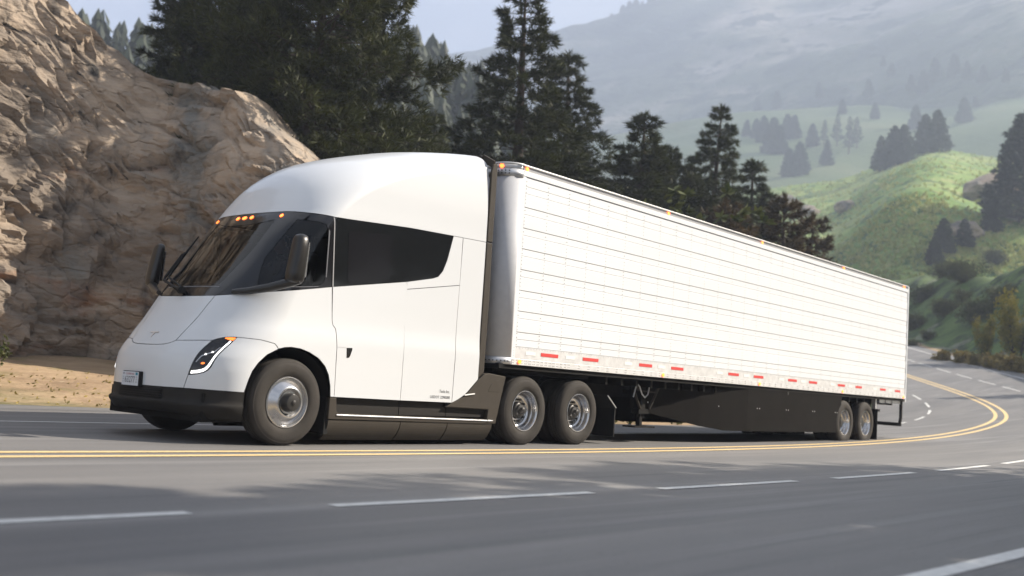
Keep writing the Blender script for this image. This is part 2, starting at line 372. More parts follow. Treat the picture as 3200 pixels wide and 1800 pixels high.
ground = link('ground', gme); tag(ground, kind='structure')

# ------------------------------------------------------------------ hills, each a sheet with its own crest line
def azel(az, el, D):
    a = math.radians(az); return (CAM.x+D*math.sin(a), CAM.y+D*math.cos(a), CAM.z+D*math.tan(math.radians(el)))
def hill(name, crest, front, back, sf, sb, material, amp, fs, nf=46, nb=10, nt=90, round_=10.0, knee=None):
    """crest: polyline of (x, y, z); the slope falls from it towards the valley (front) and away (back)"""
    c = np.array(crest, float); seg = np.concatenate([[0], np.cumsum(np.hypot(*np.diff(c[:, :2], axis=0).T))])
    u = np.linspace(0, seg[-1], nt); P = np.stack([np.interp(u, seg, c[:, k]) for k in range(3)], 1)
    ker = np.ones(7)/7.0; Pp = np.pad(P, ((3, 3), (0, 0)), mode='edge'); P = np.stack([np.convolve(Pp[:, k], ker, 'valid') for k in range(3)], 1)
    mid = P[:, :2].mean(0)-np.array([CAM.x, CAM.y])*1.0
    out = P[:, :2]-np.array([10.0, 0.0]); out /= np.linalg.norm(out, axis=1)[:, None]
    offs = np.concatenate([-np.linspace(front**0.5, 0, nf)**2, np.linspace(0, back, nb)[1:]])
    V = []
    for i in range(nt):
        for o in offs:
            x, y = P[i, 0]+out[i, 0]*o, P[i, 1]+out[i, 1]*o
            a = abs(o); r = a*a/(2*round_) if a < round_ else a-round_/2
            z = P[i, 2]-r*(sf if o < 0 else sb)
            if knee and o < -knee: z -= 0.5*(-o-knee)
            z += amp*fbm((x*fs, y*fs, 1.7), 6)*min(1.0, 0.18+a/40.0)
            V.append((x, y, max(z, -1.5)))
    n = len(offs); F = [(i*n+j, (i+1)*n+j, (i+1)*n+j+1, i*n+j+1) for i in range(nt-1) for j in range(n-1)]
    me = mesh(name, V, F, material, True); bm = bmesh.new(); bm.from_mesh(me); bmesh.ops.recalc_face_normals(bm, faces=bm.faces)
    if sum(f.normal.z for f in bm.faces) < 0: bmesh.ops.reverse_faces(bm, faces=bm.faces)
    bm.to_mesh(me); bm.free()
    o = link(name, me); tag(o, kind='structure'); return o
M['meadow'] = ramp_mat('meadow_grass', [(0.25, (0.11, 0.20, 0.045)), (0.45, (0.17, 0.27, 0.06)), (0.6, (0.25, 0.32, 0.085)), (0.78, (0.38, 0.37, 0.13))], 0.026, bump=0.8, bscale=0.5, dist=1.1,
                       stretch=(1, 1, 2.5), extra=[((0.30, 0.27, 0.11), 0.085, 0.57, 0.68, (0.6, 1, 2.5)), ((0.05, 0.11, 0.025), 0.22, 0.52, 0.60, (0.7, 1, 2.0)), ((0.36, 0.33, 0.12), 0.45, 0.58, 0.66, (0.5, 1, 2.0)), ((0.27, 0.20, 0.15), 0.6, 0.66, 0.73, (1, 1, 2))])
M['slope'] = ramp_mat('hazy_slope_grass', [(0.3, (0.050, 0.085, 0.030)), (0.5, (0.085, 0.125, 0.045)), (0.7, (0.15, 0.16, 0.075))], 0.0095, bump=0.6, bscale=0.2, dist=1.5)
M['mountain'] = ramp_mat('mountain_side', [(0.34, (0.015, 0.028, 0.015)), (0.47, (0.06, 0.08, 0.045)), (0.56, (0.22, 0.20, 0.15)), (0.7, (0.48, 0.42, 0.36))], 0.0048, bump=0.9, bscale=0.09, dist=8.0, stretch=(1, 1, 1.8), extra=[((0.012, 0.024, 0.014), 0.02, 0.52, 0.58, (1, 1, 1.6))])
M['forest_floor'] = ramp_mat('forest_floor', [(0.3, (0.02, 0.03, 0.018)), (0.7, (0.05, 0.06, 0.03))], 0.1, bump=0.5, bscale=1.0)
hill('meadow_hill', [azel(a, e, 420) for a, e in ((50, 8.0), (55, 9.0), (60, 10.3), (63.3, 11.2), (65, 11.4), (67.1, 11.7), (69, 12.7), (70.4, 13.2), (71.5, 13.4), (74.2, 12.7), (78, 12.6), (84, 11), (92, 10))], 355, 80, 0.28, 0.45, M['meadow'], 3.6, 0.016, nf=70, nt=140, round_=16, knee=228)
hill('tree_slope', [azel(a, e, 840) for a, e in ((44, 11), (48, 12.4), (55, 14.2), (60, 15.2), (62.7, 15.5), (67.7, 15.7), (71, 15.4), (75.5, 16), (80, 16), (86, 15), (94, 14))], 395, 90, 0.44, 0.30, M['slope'], 10.0, 0.0068, nt=120, round_=30)
hill('mountain', [azel(a, e, 1500) for a, e in ((34, 14.6), (38, 15.4), (44, 17.3), (49, 18.3), (51.5, 18.9), (53, 19.1), (55.4, 20.0), (58, 20.6), (62, 21.3), (66.7, 22.3), (71, 23.6), (75, 24.6), (80, 25), (86, 24), (96, 22))], 860, 110, 0.66, 0.6, M['mountain'], 45.0, 0.0031, nt=180, nf=90, round_=40)
hill('forest_hill', [(k*1.3+CAM.x, q*1.3+CAM.y, z*1.135) for k, q, z in ((18, 128, 24), (37.5, 127.75, 30), (52.5, 127.75, 36.5), (67.5, 123.75, 41.5), (82.5, 118.75, 44), (95.5, 113.75, 46.5), (107.5, 108.75, 47), (117.5, 104.75, 43), (131.5, 99.75, 33), (147.5, 93.75, 22))], 100, 30, 0.55, 0.5, M['forest_floor'], 3.0, 0.04, nt=80, round_=20)
BVHS = {}
def bvh(o):
    if o.name not in BVHS: BVHS[o.name] = BVHTree.FromPolygons([v.co.copy() for v in o.data.vertices], [tuple(p.vertices) for p in o.data.polygons])
    return BVHS[o.name]
LAND = [bpy.data.objects[n] for n in ('ground', 'meadow_hill', 'tree_slope', 'mountain', 'forest_hill')]
def land_z(x, y):
    z = -1e9
    for o in LAND:
        h = bvh(o).ray_cast(Vector((x, y, 1500)), Vector((0, 0, -1)))
        if h[0] is not None: z = max(z, h[0].z)
    return z if z > -1e8 else 0.0
def sight(az, el):
    """where a bearing and an elevation meet the land"""
    a, e = math.radians(az), math.radians(el); d = Vector((math.sin(a)*math.cos(e), math.cos(a)*math.cos(e), math.sin(e))); best = None
    for o in LAND:
        h = bvh(o).ray_cast(CAM, d)
        if h[0] is not None and (best is None or h[3] < best[1]): best = (h[0], h[3])
    return best

# ------------------------------------------------------------------ roadside rock
def cracks(m):
    """fine fracture lines over the rock"""
    t = m.node_tree; p = t.nodes['Principled BSDF']; old = p.inputs['Normal'].links[0].from_socket
    tcn = t.nodes.new('ShaderNodeTexCoord'); mpn = t.nodes.new('ShaderNodeMapping'); mpn.inputs['Scale'].default_value = (1, 1, 1.7); mpn.inputs['Rotation'].default_value = (0.2, 0.35, 0.1)
    t.links.new(tcn.outputs['Object'], mpn.inputs['Vector'])
    nz = t.nodes.new('ShaderNodeTexNoise'); nz.inputs['Scale'].default_value = 1.4; nz.inputs['Detail'].default_value = 5; t.links.new(mpn.outputs['Vector'], nz.inputs['Vector'])
    mv = t.nodes.new('ShaderNodeVectorMath'); mv.operation = 'MULTIPLY_ADD'; mv.inputs[1].default_value = (0.7, 0.7, 0.7)
    t.links.new(nz.outputs['Color'], mv.inputs[0]); t.links.new(mpn.outputs['Vector'], mv.inputs[2])
    for sc, st, di in ((0.9, 0.5, 0.12), (2.6, 0.22, 0.05)):
        vo = t.nodes.new('ShaderNodeTexVoronoi'); vo.feature = 'DISTANCE_TO_EDGE'; vo.inputs['Scale'].default_value = sc; t.links.new(mv.outputs['Vector'], vo.inputs['Vector'])
        mr = t.nodes.new('ShaderNodeMapRange'); mr.inputs['From Max'].default_value = 0.07; t.links.new(vo.outputs['Distance'], mr.inputs['Value'])
        bn = t.nodes.new('ShaderNodeBump'); bn.inputs['Strength'].default_value = st; bn.inputs['Distance'].default_value = di
        t.links.new(mr.outputs['Result'], bn.inputs['Height']); t.links.new(old, bn.inputs['Normal']); old = bn.outputs['Normal']
    t.links.new(old, p.inputs['Normal'])
def cell(p):
    """random step of the rock block a point falls in, and its distance from the block's edge"""
    d, q = noise.voronoi(p); h = math.sin(q[0].x*127.1+q[0].y*311.7+q[0].z*74.7)*43758.5453
    return h-math.floor(h), d[1]-d[0]
def rock_outcrop():
    pl = np.array([(-14, 12.4), (-6, 12.6), (-1, 12.9), (1.4, 13.3), (4.2, 14.5), (5.5, 14.5), (6.5, 11.6), (7.5, 8.7), (8.9, 8.1), (11.6, 9.4), (13.2, 11.4), (14.5, 14.5)], float)
    top = [18, 18, 17.5, 15.5, 10.8, 9.0, 7.2, 5.4, 4.6, 3.6, 2.2, 0.8]
    seg = np.concatenate([[0], np.cumsum(np.hypot(*np.diff(pl, axis=0).T))])
    nu, nv, nt = 260, 140, 26
    u = np.linspace(0, seg[-1], nu); P = np.stack([np.interp(u, seg, pl[:, k]) for k in range(2)], 1); H = np.interp(u, seg, top)
    ker = np.ones(9)/9; Pp = np.pad(P, ((4, 4), (0, 0)), mode='edge'); P = np.stack([np.convolve(Pp[:, k], ker, 'valid') for k in range(2)], 1)
    T = np.gradient(P, axis=0); T /= np.linalg.norm(T, axis=1)[:, None]; N = np.stack([T[:, 1], -T[:, 0]], 1)
    V = []
    for i in range(nu):
        g0 = -0.4
        h = H[i]*(1+0.10*fbm((u[i]*0.5, 4.4, 0), 4))
        for j in range(nv+nt):
            if j < nv:
                t = j/(nv-1); z = g0+(h-g0)*t; back = z*(0.22-0.12*float(ss(P[i, 0], 3, 5)))+0.5*t**6
            else:
                q = (j-nv+1)/nt; back = h*(0.22-0.12*float(ss(P[i, 0], 3, 5)))+0.5+q*5.0; z = h+0.5*math.sin(q*2.2)-q*q*3.0
            x, y = P[i, 0]-N[i, 0]*back, P[i, 1]-N[i, 1]*back
            p = Vector((x, y, z)); w = p+Vector((fbm(p*0.7, 2), fbm(p*0.7+Vector((9, 0, 0)), 2), fbm(p*0.7+Vector((0, 9, 0)), 2)))*0.5
            d = 0.60*fbm(p*0.30, 3)
            a, e = cell(Vector((w.x*0.55+0.30*w.z, w.y*0.55, w.z*0.80-0.30*w.x))); d += 0.42*(a-0.5)*min(1, e*5)-0.30*max(0, 1-e*7)
            a, e = cell(Vector((w.x*1.3, w.y*1.3, w.z*2.0+0.7*w.x))); d += 0.20*(a-0.5)*min(1, e*5)-0.12*max(0, 1-e*7)
            a, e = cell(Vector((w.x*3.1, w.y*3.1, w.z*4.6+1.6*w.x))); d += 0.07*(a-0.5)*min(1, e*4)
            d += 0.05*fbm(p*3.6, 4)
            k = (1.0 if j < nv else 1.0-0.6*(j-nv)/nt)*(1-0.35*float(ss(P[i, 0], 3, 5)))
            V.append((x+N[i, 0]*d*k, y+N[i, 1]*d*k, z+0.15*d*(1 if j > 4 else 0)))
    n = nv+nt; F = [(i*n+j, (i+1)*n+j, (i+1)*n+j+1, i*n+j+1) for i in range(nu-1) for j in range(n-1)]
    M['rock'] = ramp_mat('weathered_rock', [(0.24, (0.09, 0.075, 0.062)), (0.42, (0.19, 0.156, 0.124)), (0.57, (0.36, 0.285, 0.215)), (0.75, (0.54, 0.42, 0.31))], 0.30, bump=0.9, bscale=4, dist=0.15,
                         stretch=(0.6, 0.6, 1.5), extra=[((0.23, 0.11, 0.055), 0.8, 0.60, 0.74, (0.4, 0.4, 1.8)), ((0.18, 0.175, 0.16), 0.5, 0.50, 0.66, (1, 1, 0.5)), ((0.05, 0.046, 0.042), 1.1, 0.60, 0.72, (1, 1, 0.35))])
    cracks(M['rock'])
    me = mesh('rock_outcrop', V, F, M['rock'], True); bm = bmesh.new(); bm.from_mesh(me); bmesh.ops.recalc_face_normals(bm, faces=bm.faces)
    for e in bm.edges:
        if len(e.link_faces) == 2 and e.calc_face_angle(0) > 0.6: e.smooth = False
    bm.to_mesh(me); bm.free()
    o = link('rock_outcrop', me)
    tag(o, 'tall craggy tan and grey rock outcrop at the roadside in front of the truck', 'rock')
    return o
rock = rock_outcrop()
LAND_ROCK = rock
# ------------------------------------------------------------------ trees and plants
def tri_mesh(name, V, F, material):
    me = bpy.data.meshes.new(name); V = np.asarray(V, np.float32); F = np.asarray(F, np.int32); k = F.shape[1]
    me.vertices.add(len(V)); me.vertices.foreach_set('co', V.ravel())
    me.loops.add(F.size); me.loops.foreach_set('vertex_index', F.ravel())
    me.polygons.add(len(F)); me.polygons.foreach_set('loop_start', np.arange(0, F.size, k, dtype=np.int32)); me.polygons.foreach_set('loop_total', np.full(len(F), k, np.int32))
    me.materials.append(material); me.update(calc_edges=True); me.validate()
    return me
def blades(rng, P, D, k, L, Wd, spread, up=0.0):
    """k needle blades at every point P growing roughly along D"""
    n = len(P); p = np.repeat(P, k, 0); d = np.repeat(D, k, 0)+rng.normal(size=(n*k, 3))*spread; d[:, 2] += up
    d /= np.linalg.norm(d, axis=1)[:, None]; l = L*rng.uniform(0.6, 1.25, (n*k, 1))
    s = np.cross(d, rng.normal(size=(n*k, 3))); s /= np.linalg.norm(s, axis=1)[:, None]+1e-9; s *= Wd*0.5*rng.uniform(0.7, 1.3, (n*k, 1))
    b = p-d*l*0.15; m = p+d*l*0.45
    V = np.stack([b, m+s, p+d*l, m-s], 1).reshape(-1, 3); F = np.arange(len(V)).reshape(-1, 4)
    return V, F
def pine(name, seed, h, rad, start, whorls, per, tufts, k, L, Wd, lean=0.0, shape=1.0, rise=0.25, droop=0.25, ragged=0.3, material=None):
    rng = np.random.default_rng(seed); rnd = random.Random(seed); tr = MB(); P = []; D = []
    bend = [Vector((lean*(t**1.5)*h+0.12*math.sin(3*t+seed), 0.10*math.sin(4*t+seed*2), t*h)) for t in np.linspace(0, 1, 9)]
    tr.tube(bend, [0.025*h*(1-t)**0.8*0.75+0.015 for t in np.linspace(0, 1, 9)], 9)
    for w in range(whorls):
        t = start+(1-start)*((w+rnd.random()*0.6)/whorls); z = t*h; q = (t-start)/(1-start)
        i = min(7, int(t*8)); c = bend[i].lerp(bend[i+1], t*8-i)
        R = rad*((1-q)**shape*0.93+0.07)*(0.65+0.35*min(1, q*6+0.25))
        for j in range(per):
            a = 2*math.pi*(j+rnd.random()*0.8)/per+w*1.9; l = R*rnd.uniform(1-ragged, 1+ragged*0.5)
            o = Vector((math.cos(a), math.sin(a), 0)); up = rise*(q-0.25)+rnd.uniform(-0.08, 0.12); pts = []
            for m in range(6):
                f = m/5; pts.append(c+o*l*f+Vector((0, 0, l*(up*f-droop*f*f+0.18*f**4)))+Vector((rnd.gauss(0, 1), rnd.gauss(0, 1), rnd.gauss(0, 1)))*0.03*l*f)
            tr.tube(pts, [0.012*l+0.012]+[0.010*l*(1-f/6) for f in range(1, 6)], 5, cap=False)
            n = max(3, int(tufts*l/rad))
            for m in range(n):
                f = 0.18+0.82*math.sqrt(rnd.random()); s = f*5; ii = min(4, int(s)); p = pts[ii].lerp(pts[ii+1], s-ii)
                side = Vector((-o.y, o.x, 0))*rnd.uniform(-1, 1)*0.34*l*(1.15-f)*(0.5+f); sd_ = side+o*abs(side.length)*0.5
                p = p+sd_+Vector((0, 0, rnd.gauss(0, 0.05*l)))
                P.append(p); D.append((o*0.7+side.normalized()*0.5+Vector((0, 0, 0.35))) if side.length > 0 else o)
    top = bend[-1]
    for m in range(8): P.append(top-Vector((0, 0, m*0.06*h/8))); D.append(Vector((0, 0, 1)))
    V, F = blades(rng, np.array(P), np.array(D), k, L, Wd, 0.55)
    return tri_mesh(name, V, F, material), tr
M['needles'] = leaf_mat('pine_needles', (0.006, 0.010, 0.005), (0.058, 0.066, 0.016), 0.9)
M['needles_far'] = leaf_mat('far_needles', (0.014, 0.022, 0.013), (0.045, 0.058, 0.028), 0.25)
M['bark'] = mat('pine_bark', (0.06, 0.042, 0.03), 0.9, var=0.4, vscale=3, bump=0.6, bscale=12)
M['brown'] = leaf_mat('brown_foliage', (0.035, 0.030, 0.012), (0.13, 0.085, 0.035), 1.0)
M['yellowleaf'] = leaf_mat('yellow_green_leaves', (0.075, 0.11, 0.016), (0.42, 0.34, 0.045), 0.8)
M['shrubleaf'] = leaf_mat('shrub_leaves', (0.03, 0.05, 0.014), (0.12, 0.13, 0.04), 1.0)
M['drygrass'] = leaf_mat('dry_tuft', (0.14, 0.12, 0.035), (0.40, 0.31, 0.10), 1.0)
KIND = {}
def kind(key, crown, trunk_mb, trunk_mat):
    t = trunk_mb.build('trunk', trunk_mat); me = t.data; bpy.data.objects.remove(t); KIND[key] = (crown, me)
c, t = pine('crown', 3, 16.0, 5.0, 0.30, 32, 8, 60, 16, 0.36, 0.034, shape=0.5, ragged=0.5, material=M['needles']); kind('broad', c, t, M['bark'])
c, t = pine('crown', 8, 17.5, 3.9, 0.08, 34, 8, 44, 15, 0.34, 0.034, shape=0.85, ragged=0.42, material=M['needles']); kind('tall', c, t, M['bark'])
c, t = pine('crown', 21, 14.0, 3.4, 0.05, 28, 8, 46, 15, 0.32, 0.036, shape=0.95, rise=0.5, ragged=0.40, material=M['needles']); kind('cone', c, t, M['bark'])
c, t = pine('crown', 33, 9.0, 2.6, 0.04, 17, 8, 34, 10, 0.34, 0.055, shape=0.7, rise=0.7, ragged=0.5, material=M['brown']); kind('brown', c, t, M['bark'])
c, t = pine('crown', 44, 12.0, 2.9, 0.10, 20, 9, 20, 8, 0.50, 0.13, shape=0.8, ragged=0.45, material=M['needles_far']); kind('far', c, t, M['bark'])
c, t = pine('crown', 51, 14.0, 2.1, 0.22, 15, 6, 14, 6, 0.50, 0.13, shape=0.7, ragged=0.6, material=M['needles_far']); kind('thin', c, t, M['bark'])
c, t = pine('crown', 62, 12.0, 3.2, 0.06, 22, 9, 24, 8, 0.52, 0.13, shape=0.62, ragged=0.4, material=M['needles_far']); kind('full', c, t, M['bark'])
def leafy(seed, h, rad, n, k, size, mat_, zlo=0.15, trunks=3):
    rng = np.random.default_rng(seed); rnd = random.Random(seed); tr = MB(); P = []; D = []
    for b in range(trunks*4):
        a = rnd.random()*6.28; f = rnd.uniform(0.35, 1.0); tip = Vector((math.cos(a)*rad*f*0.8, math.sin(a)*rad*f*0.8, h*rnd.uniform(0.45, 0.95)))
        pts = [Vector((0, 0, 0)).lerp(tip, q)+Vector((0, 0, -0.12*h*math.sin(q*3.1)*(1-f))) for q in (0, 0.35, 0.7, 1)]
        tr.tube(pts, [0.02*h*0.7, 0.014*h*0.7, 0.008*h, 0.003*h], 6)
        for m in range(n//(trunks*4)):
            q = 0.3+0.7*rnd.random()**0.6; p = Vector((0, 0, 0)).lerp(tip, q)
            g = Vector((rnd.uniform(-1, 1), rnd.uniform(-1, 1), rnd.uniform(-1, 1)))*0.17*rad*1.7
            p = p+g; p.z = max(p.z, 0.05); P.append(p); D.append(Vector((p.x, p.y, (p.z-h*0.4))).normalized())
    V, F = blades(rng, np.array(P), np.array(D), k, size, size*0.55, 0.8)
    return tri_mesh('crown', V, F, mat_), tr
c, t = leafy(5, 7.5, 2.7, 2400, 9, 0.20, M['yellowleaf']); kind('yellow', c, t, M['bark'])
c, t = leafy(6, 2.2, 1.5, 900, 9, 0.12, M['shrubleaf'], trunks=4); kind('shrub', c, t, M['bark'])
c, t = leafy(7, 1.1, 0.9, 420, 8, 0.16, M['drygrass'], trunks=4); kind('dry', c, t, M['bark'])
c, t = leafy(9, 3.5, 2.6, 2400, 9, 0.16, M['shrubleaf'], trunks=4); kind('dark', c, t, M['bark'])
NAMES = dict(broad='pine_tree', tall='pine_tree', cone='pine_tree', brown='pine_tree', far='pine_tree', thin='pine_tree', full='pine_tree', yellow='leafy_tree', shrub='shrub', dry='shrub', dark='shrub')
CATS = dict(yellow='tree', shrub='shrub', dry='shrub', dark='shrub')
HEIGHT = dict(broad=16.0, tall=17.5, cone=14.0, brown=9.0, far=12.0, thin=14.0, full=12.0, yellow=7.5, shrub=2.2, dry=1.1, dark=3.5)
def plant(key, x, y, z, h, label, group=None, wide=1.0, rot=None):
    r = random.Random(int(x*971+y*331)); cr, tk = KIND[key]; o = empty(NAMES[key], (x, y, z))
    k = h/HEIGHT[key]; o.scale = (k*wide, k*wide, k); o.rotation_euler = (r.uniform(-0.03, 0.03), r.uniform(-0.03, 0.03), r.uniform(0, 6.28) if rot is None else rot)
    tag(o, label, CATS.get(key, 'tree'), group)
    link('trunk' if CATS.get(key, 'tree') == 'tree' else 'stem', tk, o); link('crown' if CATS.get(key, 'tree') == 'tree' else 'foliage', cr, o); return o
def at(az, D):
    a = math.radians(az); return CAM.x+D*math.sin(a), CAM.y+D*math.cos(a)
def grow(key, az, D, el_top, label, group=None, wide=1.0, rot=None):
    """a tree on bearing az at distance D, its top at elevation el_top"""
    x, y = at(az, D); z = land_z(x, y)-0.15; h = CAM.z+D*math.tan(math.radians(el_top))-z
    return plant(key, x, y, z, h, label, group, wide, rot)
G1 = 'dark pines along the inside of the bend'
grow('broad', 37.2, 31, 25.5, 'huge dark pine with wide ragged limbs right above the cab roof', G1, 0.95, 1.1)
grow('tall', 30.4, 38, 20.4, 'dark pine standing behind the rock outcrop, left of the huge pine', G1, 1.25, 2.5)
grow('broad', 33.6, 37, 21.5, 'dark pine crowded between the huge pine and the one behind the rock', G1, 0.8, 3.3)
grow('cone', 36.0, 44, 16.5, 'short dark pine in the deep shade under the huge pine', G1, 1.4, 0.2)
grow('tall', 48.8, 39, 21.2, 'tall dark pine above the front of the trailer roof', G1, 1.3, 0.4)
grow('tall', 51.9, 42, 18.2, 'dark pine leaning on the right flank of the tallest trailer pine', G1, 1.25, 1.7)
grow('cone', 55.8, 46, 15.0, 'bushy dark pine above the second roof lamp of the trailer', G1, 1.5, 3.0)
grow('tall', 59.8, 52, 15.6, 'pointed dark pine with a clear spiky tip above the trailer', G1, 1.1, 4.0)
grow('cone', 62.4, 56, 12.8, 'smaller dark pine just right of the spiky pointed one', G1, 1.4, 5.0)
grow('brown', 63.6, 50, 10.9, 'low brownish pine behind the rear half of the trailer roof', G1, 1.1, 0.3)
grow('brown', 65.4, 56, 9.9, 'rightmost brownish young pine, above the fourth roof lamp', G1, 1.0, 2.2)
grow('brown', 60.6, 46, 10.5, 'brownish young pine below the spiky pointed pine', G1, 1.2, 1.2)
grow('tall', 44.6, 46, 14.6, 'short dark pine in the gap between the two big pines', G1, 1.1, 2.6)
grow('cone', 41.4, 42, 14.0, 'short dark pine right behind the rear of the cab roof', G1, 1.1, 0.9)
grow('broad', 57.6, 50, 13.4, 'dark spreading pine low behind the middle of the trailer', G1, 1.0, 5.2)
grow('cone', 50.6, 50, 13.0, 'dark pine deep in the shade behind the tallest trailer pine', G1, 1.2, 3.6)
grow('dark', 47.0, 36, 8.6, 'dark bush filling the space over the trailer front', G1, 1.3)
grow('dark', 53.0, 40, 9.6, 'dark bush under the flank pine behind the trailer', G1, 1.3)
grow('dark', 43.5, 33, 9.3, 'dark bush behind the gap between cab and trailer', G1, 1.3)
# hazy trees on the far slope: bearing, base elevation, top elevation, kind, label
G2 = 'hazy pines on the far slope'
HZ = [
 (61.65, 14.1, 15.0, 'full', 'hazy grey pine at the left end of the far slope, beside the spiky pine'),
 (62.15, 14.0, 15.05, 'full', 'second hazy pine from the left in the dark far clump'),
 (62.55, 13.8, 15.2, 'full', 'third hazy pine from the left in the dark far clump'),
 (63.03, 13.2, 15.1, 'full', 'tall hazy pine reaching lowest in the middle of the dark far clump'),
 (63.45, 13.2, 14.7, 'full', 'shorter hazy pine in the middle of the dark far clump'),
 (63.81, 14.0, 15.3, 'full', 'left one of the two tallest tops on the right of the dark far clump'),
 (64.19, 14.0, 15.25, 'full', 'right one of the two tallest tops on the right of the dark far clump'),
 (64.55, 12.1, 13.85, 'full', 'large hazy pine standing below the dark far clump'),
 (64.00, 12.0, 13.5, 'full', 'hazy pine left of and touching the large one below the far clump'),
 (65.18, 13.6, 14.8, 'full', 'round hazy pine between the dark clump and the thin pines'),
 (65.76, 13.7, 15.0, 'thin', 'first thin hazy pine right of the round one'),
 (65.91, 12.6, 13.95, 'far', 'cone shaped dark hazy pine below the thin ones'),
 (66.45, 13.6, 15.25, 'thin', 'tallest thin hazy pine with a bare trunk in mid slope'),
 (67.05, 13.2, 15.1, 'thin', 'thin hazy pine left one of a pair in mid slope'),
 (67.44, 13.5, 15.1, 'thin', 'thin hazy pine right one of a pair in mid slope'),
 (68.65, 12.3, 14.1, 'far', 'leftmost pine of the clump on the meadow crest'),
 (69.34, 12.6, 14.6, 'full', 'second pine from the left in the meadow crest clump'),
 (69.79, 12.7, 14.65, 'full', 'dense dark pine in the middle of the meadow crest clump'),
 (70.33, 14.4, 15.65, 'full', 'pine standing highest up the slope behind the meadow crest clump'),
 (70.82, 13.2, 15.15, 'full', 'broad pine right of the middle of the meadow crest clump'),
 (71.46, 13.3, 15.35, 'full', 'tallest pine on the right side of the meadow crest clump'),
 (72.03, 13.4, 14.1, 'far', 'small rightmost pine of the meadow crest clump'),
]
def hazy(lst, group, wd=1.0):
    for az, e0, e1, key, lab in lst:
        s_ = sight(az, e0)
        if s_ is None: continue
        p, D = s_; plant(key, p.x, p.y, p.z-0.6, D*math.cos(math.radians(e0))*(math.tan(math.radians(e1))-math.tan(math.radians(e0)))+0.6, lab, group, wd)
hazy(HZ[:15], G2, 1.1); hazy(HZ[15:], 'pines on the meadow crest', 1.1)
G3 = 'faint pines on the mountain foot'
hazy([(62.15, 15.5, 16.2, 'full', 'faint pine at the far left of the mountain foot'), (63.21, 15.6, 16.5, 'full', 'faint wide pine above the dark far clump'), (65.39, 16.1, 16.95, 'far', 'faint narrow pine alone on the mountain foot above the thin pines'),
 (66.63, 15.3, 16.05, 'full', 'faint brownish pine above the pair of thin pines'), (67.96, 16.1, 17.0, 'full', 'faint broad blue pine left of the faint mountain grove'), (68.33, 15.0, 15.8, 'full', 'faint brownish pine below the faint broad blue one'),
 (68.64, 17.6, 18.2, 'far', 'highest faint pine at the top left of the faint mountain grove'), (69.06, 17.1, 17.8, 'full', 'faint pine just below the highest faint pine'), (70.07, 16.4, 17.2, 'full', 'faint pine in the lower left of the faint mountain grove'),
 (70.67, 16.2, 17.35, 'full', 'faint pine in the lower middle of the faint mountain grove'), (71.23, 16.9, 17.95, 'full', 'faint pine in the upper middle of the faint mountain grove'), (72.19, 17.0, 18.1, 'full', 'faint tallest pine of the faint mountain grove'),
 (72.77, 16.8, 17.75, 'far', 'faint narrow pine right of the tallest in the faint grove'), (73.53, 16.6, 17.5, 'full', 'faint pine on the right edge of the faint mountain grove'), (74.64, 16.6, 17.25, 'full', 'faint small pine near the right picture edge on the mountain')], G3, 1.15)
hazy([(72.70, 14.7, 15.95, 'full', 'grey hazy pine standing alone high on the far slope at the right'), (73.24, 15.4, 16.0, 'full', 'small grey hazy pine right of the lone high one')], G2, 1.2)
G4 = 'pines on the mountain ridge line'
for az, eh, key, lab in [(53.33, 0.45, 'full', 'lowest tiny pine at the left end of the ridge line'), (53.83, 0.58, 'full', 'second tiny pine up the ridge line'), (54.46, 0.80, 'full', 'third tiny pine up the ridge line'), (54.81, 0.88, 'full', 'fourth tiny pine in the dense ridge group'),
    (55.15, 0.90, 'full', 'broad tiny pine in the dense ridge group'), (55.54, 0.75, 'far', 'narrow tiny pine right of the dense ridge group'), (56.01, 1.05, 'full', 'largest tiny pine high on the ridge line'), (56.63, 0.70, 'full', 'tiny pine just right of the largest ridge pine'), (57.34, 0.4, 'far', 'last tiny pine at the top of the frame on the ridge')]:
    x, y = at(az, 1492); z = land_z(x, y); plant(key, x, y, z-2, 1492*math.radians(eh)*1.18+2, lab, G4, 1.2)
